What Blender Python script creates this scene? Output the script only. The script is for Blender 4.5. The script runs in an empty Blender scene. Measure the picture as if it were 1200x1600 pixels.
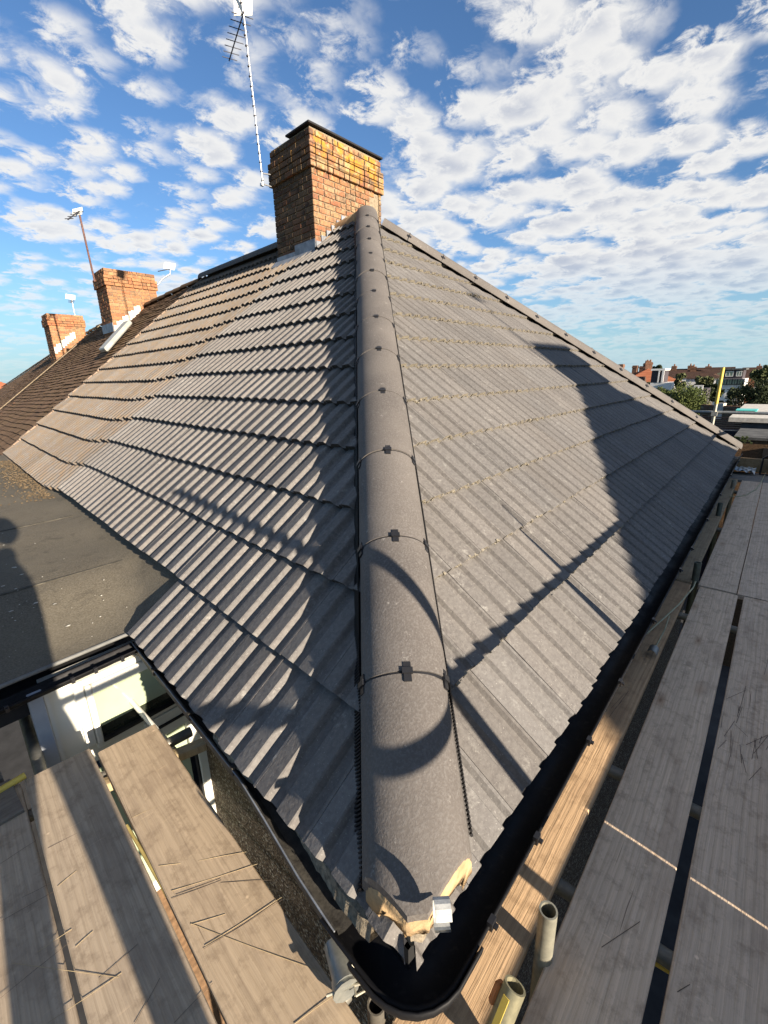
import bpy, bmesh, math, random
import numpy as np
from mathutils import Vector, Matrix
random.seed(7); rng = np.random.default_rng(7)
R = math.radians
scene = bpy.context.scene
COL = scene.collection

# ------------------------------------------------------------------ camera
F_PX, YAW, PIT, ROLL = 709.8, 0.71124, 0.29122, -0.02308
CAM = np.array([-0.5692, -0.4468, 1.2679])
fw = np.array([math.cos(YAW)*math.cos(PIT), math.sin(YAW)*math.cos(PIT), -math.sin(PIT)])
_r = np.array([math.sin(YAW), -math.cos(YAW), 0.0]); _u = np.cross(_r, fw)
cr = _r*math.cos(ROLL)+_u*math.sin(ROLL); cu = -_r*math.sin(ROLL)+_u*math.cos(ROLL)
cam_d = bpy.data.cameras.new('camera'); cam = bpy.data.objects.new('camera', cam_d); COL.objects.link(cam)
cam_d.sensor_fit = 'VERTICAL'; cam_d.sensor_height = 36.0; cam_d.lens = F_PX/1600*36
cam_d.clip_start = .03; cam_d.clip_end = 3000
cam.matrix_world = Matrix(((cr[0], cu[0], -fw[0], CAM[0]), (cr[1], cu[1], -fw[1], CAM[1]), (cr[2], cu[2], -fw[2], CAM[2]), (0, 0, 0, 1)))
scene.camera = cam
# ------------------------------------------------------------------ light
SUN_AZ, SUN_EL = 83.5, 15.7            # direction the light travels to, elevation of the sun
scene.view_settings.view_transform = 'Standard'; scene.view_settings.look = 'None'
scene.view_settings.exposure = 1.45; scene.view_settings.gamma = 1.0
scene.view_settings.use_curve_mapping = False
sd = bpy.data.lights.new('sun', 'SUN'); sd.energy = 5.0; sd.angle = R(.5); sd.color = (1.0, .87, .71)
sun = bpy.data.objects.new('sun', sd); COL.objects.link(sun)
SD = Vector((math.cos(R(SUN_AZ))*math.cos(R(SUN_EL)), math.sin(R(SUN_AZ))*math.cos(R(SUN_EL)), -math.sin(R(SUN_EL))))
sun.rotation_euler = SD.to_track_quat('-Z', 'Y').to_euler()
world = bpy.data.worlds.new('World'); scene.world = world; world.use_nodes = True
wt = world.node_tree; wt.nodes.clear()
def WN(t, **k):
    n = wt.nodes.new(t)
    for a, b in k.items(): setattr(n, a, b)
    return n
def WL(a, b): wt.links.new(a, b)
def wmath(op, a, b=None, c=None, clamp=False):
    n = WN('ShaderNodeMath', operation=op); n.use_clamp = clamp
    for i, v in enumerate((a, b, c)):
        if v is None: continue
        if isinstance(v, (int, float)): n.inputs[i].default_value = v
        else: WL(v, n.inputs[i])
    return n.outputs[0]
sky = WN('ShaderNodeTexSky', sky_type='NISHITA'); sky.sun_disc = False
sky.sun_elevation = R(SUN_EL); sky.sun_rotation = R(186.5); sky.altitude = 50; sky.air_density = 1.0; sky.dust_density = .1; sky.ozone_density = 2.5
tc = WN('ShaderNodeTexCoord'); sep = WN('ShaderNodeSeparateXYZ'); WL(tc.outputs['Generated'], sep.inputs[0])
zc = wmath('MAXIMUM', sep.outputs[2], 0.0)
den = wmath('ADD', zc, 0.15)
cx = wmath('DIVIDE', sep.outputs[0], den); cy = wmath('DIVIDE', sep.outputs[1], den)
comb = WN('ShaderNodeCombineXYZ'); WL(cx, comb.inputs[0]); WL(cy, comb.inputs[1])
def wnoise(scale, detail, rough, dist=0.0, off=(0, 0, 0), rot=0.0, sc=(1, 1, 1)):
    mp = WN('ShaderNodeMapping'); mp.inputs[1].default_value = off; mp.inputs[2].default_value = (0, 0, rot); mp.inputs[3].default_value = sc
    WL(comb.outputs[0], mp.inputs[0])
    n = WN('ShaderNodeTexNoise'); n.inputs['Scale'].default_value = scale; n.inputs['Detail'].default_value = detail
    n.inputs['Roughness'].default_value = rough; n.inputs['Distortion'].default_value = dist
    WL(mp.outputs[0], n.inputs[0]); return n.outputs[0]
CO = (3.1, 7.7, 0)
n_big = wnoise(.55, 3, .5, .3, CO)
n_mid = wnoise(2.9, 5, .58, .25, CO, R(25), (1, 1.25, 1))
n_fine = wnoise(13, 8, .66, .35, CO)
warp = WN('ShaderNodeVectorMath', operation='ADD'); WL(comb.outputs[0], warp.inputs[0])
wsep = WN('ShaderNodeCombineXYZ'); WL(wmath('MULTIPLY', wmath('SUBTRACT', n_fine, .5), .20), wsep.inputs[0]); WL(wmath('MULTIPLY', wmath('SUBTRACT', n_fine, .5), -.18), wsep.inputs[1]); WL(wsep.outputs[0], warp.inputs[1])
vo = WN('ShaderNodeTexVoronoi', feature='SMOOTH_F1'); vo.inputs['Scale'].default_value = 7.4; vo.inputs['Smoothness'].default_value = .35; WL(warp.outputs[0], vo.inputs[0])
cell = wmath('SUBTRACT', 1.0, vo.outputs['Distance'])
# more cover towards +X side of the sky, as on the day
side = wmath('MULTIPLY', cx, .05)
dn = wmath('ADD', wmath('ADD', wmath('MULTIPLY', n_big, 1.15), wmath('MULTIPLY', n_mid, .55)), wmath('ADD', wmath('MULTIPLY', cell, .52), wmath('ADD', wmath('MULTIPLY', n_fine, .42), side)))
thr = WN('ShaderNodeMapRange'); thr.interpolation_type = 'SMOOTHSTEP'; WL(dn, thr.inputs[0])
thr.inputs[1].default_value = 1.31; thr.inputs[2].default_value = 1.55
core = WN('ShaderNodeMapRange'); core.interpolation_type = 'SMOOTHSTEP'; WL(dn, core.inputs[0])
core.inputs[1].default_value = 1.50; core.inputs[2].default_value = 1.90
fadeh = WN('ShaderNodeMapRange'); WL(sep.outputs[2], fadeh.inputs[0]); fadeh.inputs[1].default_value = .02; fadeh.inputs[2].default_value = .20
cov = wmath('MULTIPLY', wmath('MULTIPLY', thr.outputs[0], .93), wmath('ADD', wmath('MULTIPLY', fadeh.outputs[0], .8), .2))
ccol = WN('ShaderNodeMix', data_type='RGBA'); WL(core.outputs[0], ccol.inputs[0])
ccol.inputs[6].default_value = (.345, .34, .33, 1); ccol.inputs[7].default_value = (.20, .213, .245, 1)
skym = WN('ShaderNodeMix', data_type='RGBA', blend_type='MULTIPLY'); skym.inputs[0].default_value = 1.0
WL(sky.outputs[0], skym.inputs[6]); SKY_TINT = (.038, .048, .059, 1); skym.inputs[7].default_value = SKY_TINT
fin = WN('ShaderNodeMix', data_type='RGBA'); WL(cov, fin.inputs[0]); hz = WN('ShaderNodeMapRange'); hz.interpolation_type = 'SMOOTHSTEP'; WL(sep.outputs[2], hz.inputs[0]); hz.inputs[1].default_value = -.02; hz.inputs[2].default_value = .22; hz.inputs[3].default_value = .85; hz.inputs[4].default_value = 0
hmix = WN('ShaderNodeMix', data_type='RGBA'); WL(hz.outputs[0], hmix.inputs[0]); WL(skym.outputs[2], hmix.inputs[6]); hmix.inputs[7].default_value = (.145, .235, .285, 1)
WL(hmix.outputs[2], fin.inputs[6]); WL(ccol.outputs[2], fin.inputs[7])
bg = WN('ShaderNodeBackground'); WL(fin.outputs[2], bg.inputs[0]); bg.inputs[1].default_value = 1.0
wo = WN('ShaderNodeOutputWorld'); WL(bg.outputs[0], wo.inputs[0])

# ------------------------------------------------------------------ plan of the place
W = 8.548; TSP = .73648; KK = .92479; E_ = -0.09096; DZ = .21481; TW = .259
X = np.array([1., 0, 0]); Y = np.array([0, 1., 0]); Z = np.array([0, 0, 1.])
L = np.array([-math.sin(E_), math.cos(E_), 0]); NL = np.array([-math.cos(E_), -math.sin(E_), 0])
A = np.array([W/2, W/2*KK, W/2*TSP])
def unit(v): v = np.asarray(v, float); return v/np.linalg.norm(v)
nR = unit(np.cross(X, A)); nL = unit(np.cross(A, L))
vR = unit(np.cross(nR, X)); vL = unit(np.cross(nL, -L))
GR = DZ/vR[2]; GL = DZ/vL[2]; NROW = 15
ZD = -.32                                   # top of the scaffold deck
ZG = -5.0                                   # ground
def ray(px, py): return unit((px-600)/F_PX*cr-(py-800)/F_PX*cu+fw)
def onz(px, py, z): d = ray(px, py); return CAM+d*((z-CAM[2])/d[2])
def onpl(px, py, P0, n): d = ray(px, py); return CAM+d*((np.asarray(P0)-CAM)@n/(d@n))
def far(px, dist, z=None, py=None):
    d = ray(px, 575 if py is None else py); h = math.hypot(d[0], d[1]); k = dist/h; P = CAM+d*k
    if z is not None: P = np.array([P[0], P[1], z])
    return P
def lp(t, o, z): return L*t+NL*o+Z*z         # along the left eave, outwards, up

# ------------------------------------------------------------------ helpers
def tag(o, label=None, cat=None, group=None, kind=None):
    if label: o['label'] = label
    if cat: o['category'] = cat
    if group: o['group'] = group
    if kind: o['kind'] = kind
    return o
def empty(name, loc=(0, 0, 0), label=None, cat=None, group=None, rz=0):
    o = bpy.data.objects.new(name, None); COL.objects.link(o); o.location = Vector(loc); o.rotation_euler = (0, 0, rz)
    o.empty_display_size = .1
    return tag(o, label, cat, group)
def link(name, me, parent=None):
    o = bpy.data.objects.new(name, me); COL.objects.link(o)
    if parent is not None:
        o.parent = parent
        w = wmat(parent)
        o.matrix_parent_inverse = w.inverted()
    return o
WM = {}
def wmat(o):
    m = o.matrix_basis.copy()
    if o.parent: m = wmat(o.parent) @ o.matrix_parent_inverse @ m
    return m
class MB:
    """collects polygons, links them as one mesh object"""
    def __init__(s): s.v = []; s.f = []; s.mi = []; s.sm = []
    def add(s, vs, fs, mi=0, smooth=False):
        b = len(s.v); s.v += [tuple(float(c) for c in p) for p in vs]
        for f in fs: s.f.append(tuple(i+b for i in f)); s.mi.append(mi); s.sm.append(smooth)
        return s
    def box(s, o, a, b, c, mi=0):
        o, a, b, c = [np.asarray(q, float) for q in (o, a, b, c)]
        if np.dot(np.cross(a, b), c) < 0: a, b = b, a
        vs = [o, o+a, o+a+b, o+b, o+c, o+a+c, o+a+b+c, o+b+c]
        return s.add(vs, [(0, 3, 2, 1), (4, 5, 6, 7), (0, 1, 5, 4), (1, 2, 6, 5), (2, 3, 7, 6), (3, 0, 4, 7)], mi)
    def abox(s, x0, x1, y0, y1, z0, z1, mi=0): return s.box((x0, y0, z0), (x1-x0, 0, 0), (0, y1-y0, 0), (0, 0, z1-z0), mi)
    def tube(s, pts, r, n=10, mi=0, caps=True, hollow=0.0, smooth=True):
        pts = [np.asarray(p, float) for p in pts]; rings = []
        rr = r if isinstance(r, (list, tuple)) else [r]*len(pts)
        t0 = unit(pts[1]-pts[0]); up = np.array([0, 0, 1.]) if abs(t0[2]) < .9 else np.array([1., 0, 0])
        a = unit(np.cross(t0, up))
        for i, p in enumerate(pts):
            t = unit(pts[min(i+1, len(pts)-1)]-pts[max(i-1, 0)]); a = unit(a-t*(a@t)); b = np.cross(t, a)
            rings.append([p+rr[i]*(math.cos(2*math.pi*k/n)*a+math.sin(2*math.pi*k/n)*b) for k in range(n)])
        vs = [q for g in rings for q in g]; fs = []
        for i in range(len(pts)-1):
            for k in range(n):
                k2 = (k+1) % n; fs.append((i*n+k, i*n+k2, (i+1)*n+k2, (i+1)*n+k))
        s.add(vs, fs, mi, smooth)
        if hollow > 0:
            for (i, sg) in ((0, 1), (len(pts)-1, -1)):
                p = pts[i]; t = unit(pts[1]-pts[0]) if i == 0 else unit(pts[-1]-pts[-2])
                inn = [p+(q-p)*hollow for q in rings[i]]; deep = [q+t*sg*min(.12, .45*np.linalg.norm(pts[-1]-pts[0])) for q in inn]
                vs = rings[i]+inn+deep; fs = []
                for k in range(n):
                    k2 = (k+1) % n
                    q1 = (k, n+k, n+k2, k2); q2 = (n+k, 2*n+k, 2*n+k2, n+k2)
                    if sg < 0: q1 = q1[::-1]; q2 = q2[::-1]
                    fs += [q1, q2]
                fs.append(tuple(range(2*n, 3*n)) if sg < 0 else tuple(range(3*n-1, 2*n-1, -1)))
                s.add(vs, fs, mi)
        elif caps:
            s.add(rings[0], [tuple(range(n-1, -1, -1))], mi); s.add(rings[-1], [tuple(range(n))], mi)
        return s
    def sweep(s, prof, pts, frames, mi=0, smooth=False, closed=False):
        n = len(prof); vs = []
        for p, (a, b) in zip(pts, frames):
            for (u, v) in prof: vs.append(np.asarray(p)+u*np.asarray(a)+v*np.asarray(b))
        fs = []
        for i in range(len(pts)-1):
            for k in range(n if closed else n-1):
                k2 = (k+1) % n; fs.append((i*n+k, i*n+k2, (i+1)*n+k2, (i+1)*n+k))
        return s.add(vs, fs, mi, smooth)
    def mesh(s, name, mats):
        me = bpy.data.meshes.new(name); me.from_pydata(s.v, [], s.f)
        for m in (mats if isinstance(mats, (list, tuple)) else [mats]): me.materials.append(m)
        if len(me.polygons) == len(s.mi):
            me.polygons.foreach_set('material_index', s.mi); me.polygons.foreach_set('use_smooth', s.sm)
        me.update(); return me
    def build(s, name, mats, parent=None, bevel=0, **k):
        me = s.mesh(name, mats)
        if bevel:
            bm = bmesh.new(); bm.from_mesh(me); bmesh.ops.remove_doubles(bm, verts=bm.verts, dist=1e-5)
            bmesh.ops.bevel(bm, geom=bm.edges[:], offset=bevel, segments=1, affect='EDGES', clamp_overlap=True)
            bm.to_mesh(me); bm.free()
        return tag(link(name, me, parent), **k)
def frame_mat(o, u, v, n):
    return Matrix(((u[0], v[0], n[0], o[0]), (u[1], v[1], n[1], o[1]), (u[2], v[2], n[2], o[2]), (0, 0, 0, 1)))

# ------------------------------------------------------------------ materials
class NT:
    def __init__(s, name, rough=.8, metal=0.0, spec=.35):
        s.m = bpy.data.materials.new(name); s.m.use_nodes = True; s.t = s.m.node_tree
        s.b = s.t.nodes['Principled BSDF']; s.b.inputs['Roughness'].default_value = rough; s.b.inputs['Metallic'].default_value = metal
        s.b.inputs['Specular IOR Level'].default_value = spec
        s.tc = s.t.nodes.new('ShaderNodeTexCoord')
    def n(s, t, **k):
        n = s.t.nodes.new(t)
        for a, b in k.items(): setattr(n, a, b)
        return n
    def l(s, a, b): s.t.links.new(a, b)
    def put(s, sock, v):
        if isinstance(v, (int, float)): sock.default_value = v
        elif isinstance(v, (tuple, list)): sock.default_value = tuple(v)+((1,) if len(v) == 3 and sock.type == 'RGBA' else ())
        else: s.l(v, sock)
    def coord(s, kind='Object', scale=(1, 1, 1), loc=(0, 0, 0), rot=(0, 0, 0), vec=None):
        mp = s.n('ShaderNodeMapping'); mp.inputs[1].default_value = loc; mp.inputs[2].default_value = rot; mp.inputs[3].default_value = scale
        if vec is not None: s.l(vec, mp.inputs[0])
        elif kind == 'World':
            g = s.n('ShaderNodeNewGeometry'); s.l(g.outputs['Position'], mp.inputs[0])
        else: s.l(s.tc.outputs[kind], mp.inputs[0])
        return mp.outputs[0]
    def noise(s, vec, scale=5, detail=5, rough=.55, dist=0):
        n = s.n('ShaderNodeTexNoise'); s.l(vec, n.inputs[0]); n.inputs['Scale'].default_value = scale
        n.inputs['Detail'].default_value = detail; n.inputs['Roughness'].default_value = rough; n.inputs['Distortion'].default_value = dist
        return n.outputs[0]
    def vor(s, vec, scale=5, feature='F1', out='Distance'):
        n = s.n('ShaderNodeTexVoronoi', feature=feature); s.l(vec, n.inputs[0]); n.inputs['Scale'].default_value = scale
        return n.outputs[out]
    def rng(s, v, a, b, c=0.0, d=1.0, smooth=False):
        n = s.n('ShaderNodeMapRange'); s.put(n.inputs[0], v)
        if smooth: n.interpolation_type = 'SMOOTHSTEP'
        for i, q in enumerate((a, b, c, d)): n.inputs[i+1].default_value = q
        return n.outputs[0]
    def math(s, op, a, b=0.0, clamp=False):
        n = s.n('ShaderNodeMath', operation=op); n.use_clamp = clamp; s.put(n.inputs[0], a); s.put(n.inputs[1], b); return n.outputs[0]
    def mix(s, f, a, b, blend='MIX'):
        n = s.n('ShaderNodeMix', data_type='RGBA', blend_type=blend); s.put(n.inputs[0], f); s.put(n.inputs[6], a); s.put(n.inputs[7], b); return n.outputs[2]
    def ramp(s, v, stops):
        n = s.n('ShaderNodeValToRGB'); s.l(v, n.inputs[0]); cr_ = n.color_ramp
        while len(cr_.elements) < len(stops): cr_.elements.new(.5)
        for e, (p, c) in zip(cr_.elements, stops): e.position = p; e.color = tuple(c)+(1,)
        return n.outputs[0]
    def color(s, c): s.put(s.b.inputs['Base Color'], c)
    def bump(s, h, dist=.005, strength=1.0, prev=None):
        n = s.n('ShaderNodeBump'); n.inputs['Strength'].default_value = strength; n.inputs['Distance'].default_value = dist
        s.l(h, n.inputs['Height'])
        if prev is not None: s.l(prev, n.inputs['Normal'])
        s.l(n.outputs[0], s.b.inputs['Normal']); return n.outputs[0]
    def objcol(s):
        n = s.n('ShaderNodeObjectInfo'); return n.outputs['Color'], n.outputs['Random']
    def hsv(s, col, h=.5, sat=1.0, v=1.0):
        n = s.n('ShaderNodeHueSaturation'); s.put(n.inputs[0], h); s.put(n.inputs[1], sat); s.put(n.inputs[2], v); s.put(n.inputs[4], col); return n.outputs[0]

def simple(name, col, rough=.8, metal=0.0, var=.25, scale=12, bump=.003, spec=.3, col2=None):
    m = NT(name, rough, metal, spec); w = m.coord('World'); n = m.noise(w, scale, 6, .62); n2 = m.noise(w, scale*6, 3, .6)
    c2 = col2 if col2 else tuple(c*(1-var*1.6) for c in col); c1 = tuple(min(1, c*(1+var*.5)) for c in col)
    m.color(m.mix(m.rng(n, .3, .7), c1, c2)); 
    if bump: m.bump(m.math('ADD', n, m.math('MULTIPLY', n2, .5)), bump, .6)
    return m.m
def concrete_tile_mat(name, tint_attr=False, age=0.0):
    m = NT(name, .82, spec=.3); w = m.coord('World')
    if tint_attr:
        a = m.n('ShaderNodeAttribute'); a.attribute_name = 'tint'; tint = a.outputs['Color']
    else: tint, _ = m.objcol()
    n1 = m.noise(w, 2.2, 6, .6); n2 = m.noise(w, 60, 4, .7); n3 = m.noise(w, 14, 5, .65)
    base = m.mix(m.rng(n1, .3, .7), (.090, .083, .079), (.128, .118, .110))
    base = m.mix(m.rng(n2, .35, .75), base, (.17, .16, .148))
    st = m.math('MULTIPLY', m.rng(n3, .56, .74, smooth=True), m.rng(n2, .4, .7))
    base = m.mix(m.math('MULTIPLY', st, .7), base, (.34, .33, .30))
    vs = m.rng(m.noise(m.coord('World', (1, 1, 1)), 210, 2, .5), .66, .74)
    base = m.mix(m.math('MULTIPLY', vs, .6), base, (.40, .38, .34))
    if age: base = m.mix(m.math('MULTIPLY', m.rng(n3, .35, .65), age), base, (.145, .102, .062))
    m.color(m.mix(1.0, base, tint, 'MULTIPLY'))
    m.bump(m.math('ADD', m.math('MULTIPLY', n2, .7), m.math('MULTIPLY', n3, .5)), .0035, .75)
    return m.m
M = {}
M['tile'] = concrete_tile_mat('grey_concrete_tile')
M['tile_far'] = concrete_tile_mat('grey_concrete_tile_joined', True)
M['tile_tan'] = concrete_tile_mat('weathered_tan_concrete_tile', False, .85)
M['tile_tan_far'] = concrete_tile_mat('weathered_tan_concrete_tile_joined', True, .85)
M['tile_edge'] = simple('crusty_tile_edge', (.235, .212, .165), .95, var=.35, scale=45, bump=.006, col2=(.13, .11, .08))
M['tile_edge_shade'] = simple('shade_dark_tile_edge', (.055, .05, .045), .95, var=.35, scale=45, bump=.004)  # left-slope front edges: shade of the course steps painted in as near-black
def cap_mat():
    m = NT('hip_cap_concrete', .8, spec=.3); w = m.coord('World'); n1 = m.noise(w, 3, 5, .6); n2 = m.noise(w, 130, 3, .7); n3 = m.noise(w, 9, 5, .6)
    c = m.mix(m.rng(n1, .3, .7), (.088, .078, .071), (.126, .112, .100)); c = m.mix(m.rng(n2, .45, .8), c, (.16, .15, .14))
    c = m.mix(m.math('MULTIPLY', m.rng(m.noise(m.coord('World', (1, 1, .35)), 17, 6, .8), .62, .70), .75), c, (.36, .34, .31))
    tint, _ = m.objcol(); m.color(m.mix(1.0, c, tint, 'MULTIPLY'))
    m.bump(m.math('ADD', n2, m.math('MULTIPLY', n3, .6)), .0022, .7); return m.m
M['cap'] = cap_mat()
def brick_mat(name, palette, lichen=False, attr=False):
    m = NT(name, .9, spec=.2); w = m.coord('World')
    if attr:
        a = m.n('ShaderNodeAttribute'); a.attribute_name = 'tint'; rnd = a.outputs['Fac']
    else: _, rnd = m.objcol()
    c = m.ramp(rnd, palette)
    n1 = m.noise(w, 28, 5, .65); n2 = m.noise(w, 90, 3, .6)
    c = m.mix(m.math('MULTIPLY', m.rng(n1, .4, .65), .75), c, (.115, .085, .055)); c = m.mix(m.math('MULTIPLY', m.rng(m.noise(w, 7, 6, .7), .5, .66), .5), c, (.07, .055, .04))
    c = m.mix(m.math('MULTIPLY', m.rng(n2, .55, .75), .45 if lichen else .15), c, (.42, .34, .22))
    if lichen:
        g = m.n('ShaderNodeNewGeometry'); sp = m.n('ShaderNodeSeparateXYZ'); m.l(g.outputs['Position'], sp.inputs[0])
        li = m.noise(m.coord('World', (1, 1, .6)), 6, 6, .7); zt = m.rng(sp.outputs[2], 3.62, 4.0)
        mask = m.math('MULTIPLY', m.rng(li, .43, .57, smooth=True), zt)
        sn = m.n('ShaderNodeSeparateXYZ'); m.l(g.outputs['Normal'], sn.inputs[0])
        front = m.rng(sn.outputs[1], -.7, -.2, 1, .15)
        mask = m.math('MULTIPLY', mask, front)
        c = m.mix(m.math('MULTIPLY', mask, .92), c, (.50, .25, .028))
        pale = m.math('MULTIPLY', m.rng(m.noise(w, 11, 5, .7), .5, .62, smooth=True), m.rng(sp.outputs[2], 3.2, 3.9, .45, .75))
        c = m.mix(m.math('MULTIPLY', pale, front), c, (.44, .33, .19))
        left_dark = m.rng(sn.outputs[0], -.8, -.3, .88, .22)  # brick colour goes darker on faces turned towards -X
        c = m.mix(m.math('MULTIPLY', left_dark, m.rng(m.noise(w, 5, 4, .6), .3, .6, .8, 1.0)), c, (.045, .034, .025))
    m.color(c); m.bump(m.math('ADD', n1, n2), .006, .8); return m.m
PAL1 = [(0.0, (.40, .115, .05)), (.2, (.33, .15, .07)), (.4, (.46, .19, .09)), (.55, (.36, .24, .12)), (.7, (.28, .10, .055)), (.85, (.42, .28, .15)), (1.0, (.16, .085, .055))]
PAL2 = [(0.0, (.36, .115, .05)), (.3, (.40, .185, .08)), (.6, (.34, .14, .06)), (.8, (.42, .23, .11)), (1.0, (.20, .09, .05))]
M['brick'] = brick_mat('lichened_stock_brick', PAL1, True)
M['brick_far'] = brick_mat('orange_stock_brick', PAL2, False, True)
M['brick_dark'] = simple('sooty_brown_brick', (.20, .105, .065), .95, var=.4, scale=9)
M['mortar'] = simple('lime_mortar', (.27, .215, .145), .95, var=.3, scale=30)
M['bed'] = simple('sandy_mortar_bedding', (.44, .305, .165), .95, var=.25, scale=25, bump=.006)
M['verge'] = simple('gritty_mortar', (.30, .25, .18), .95, var=.4, scale=60, bump=.012)
M['iron'] = simple('dull_zinc_strap', (.50, .50, .47), .55, .3, .25, 40, .001)
M['lead'] = simple('lead_flashing', (.27, .29, .32), .55, .35, .3, 9, .003)
M['whitecem'] = simple('pale_cement_flashing', (.62, .58, .50), .9, var=.2, scale=14)
M['felt'] = simple('dark_felt_cap', (.022, .021, .022), .8, var=.2)
def black_plastic():
    m = NT('black_plastic_gutter', .5, spec=.22); w = m.coord('World'); n = m.noise(w, 5, 5, .7); n2 = m.noise(w, 38, 5, .7)
    c = m.mix(m.rng(n2, .55, .75), (.006, .006, .007), (.022, .020, .018)); m.color(c)
    m.put(m.b.inputs['Roughness'], m.rng(n, .35, .65, .42, .75)); m.bump(n2, .001, .4); return m.m
M['black'] = black_plastic()
M['clip'] = simple('black_clip_plastic', (.014, .014, .016), .4, var=.2, bump=0, spec=.5)
M['oldgutter'] = simple('dirty_old_gutter', (.065, .060, .050), .75, var=.5, scale=18, bump=.004, col2=(.020, .018, .016))
M['comb'] = simple('black_eaves_comb', (.016, .016, .018), .5, var=.2, bump=0)
M['screw'] = simple('screw_head_steel', (.7, .7, .7), .35, .8, var=.1, bump=0)
M['upvc'] = simple('white_upvc', (.66, .65, .58), .35, var=.04, scale=3, bump=0, spec=.5)
M['grey_trim'] = simple('grey_painted_trim', (.33, .36, .40), .5, var=.08, bump=0)
M['dark_trim'] = simple('dark_rubber_seal', (.02, .02, .02), .6, bump=0)
def glass_mat():
    m = NT('window_glass', .04, spec=.9); w = m.coord('World'); n = m.noise(w, 3, 4, .6)
    m.color(m.mix(m.rng(n, .3, .7), (.30, .36, .24), (.40, .45, .31))); return m.m
M['glass'] = glass_mat()
def pebble():
    m = NT('brown_pebbledash', .9, spec=.3); w = m.coord('World'); v = m.vor(w, 75); v2 = m.vor(w, 75, out='Color'); n = m.noise(w, 4, 5, .6)
    sp = m.n('ShaderNodeSeparateColor'); m.l(v2, sp.inputs[0])
    c = m.ramp(sp.outputs[0], [(0, (.05, .032, .020)), (.4, (.12, .08, .048)), (.7, (.20, .15, .10)), (.9, (.36, .31, .24)), (1, (.5, .45, .37))])
    c = m.mix(m.rng(v, .45, .75), c, (.045, .032, .022)); c = m.mix(m.math('MULTIPLY', m.rng(n, .4, .7), .5), c, (.06, .04, .025)); m.color(c)
    m.bump(m.math('SUBTRACT', 1.0, v), .012, 1.0); return m.m
M['pebble'] = pebble()
M['render_brown'] = simple('brown_roughcast', (.16, .095, .05), .95, var=.3, scale=25, bump=.01)
def felt_roof():
    m = NT('mineral_felt_roof', .93, spec=.2); w = m.coord('World'); n = m.noise(w, 1.6, 6, .65); n2 = m.noise(w, 120, 3, .7); n3 = m.noise(w, 7, 6, .7, .4)
    c = m.mix(m.rng(n, .3, .7), (.082, .070, .051), (.132, .112, .080)); c = m.mix(m.rng(n2, .4, .8), c, (.20, .18, .14))
    c = m.mix(m.math('MULTIPLY', m.rng(n3, .55, .75), .6), c, (.035, .031, .026))
    wv = m.n('ShaderNodeTexWave'); wv.bands_direction = 'Y'; m.l(m.coord('World'), wv.inputs[0]); wv.inputs['Scale'].default_value = .25; wv.inputs['Distortion'].default_value = 3; wv.inputs['Detail'].default_value = 4
    c = m.mix(m.math('MULTIPLY', wv.outputs[1], .22), c, (.13, .115, .085)); m.color(c)
    m.bump(m.math('ADD', n2, m.math('MULTIPLY', n3, 1.2)), .004, .9); return m.m
M['feltroof'] = felt_roof()
M['felt_seam'] = simple('felt_lap_seam', (.085, .076, .058), .95, var=.4, scale=20, bump=.003)
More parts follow.
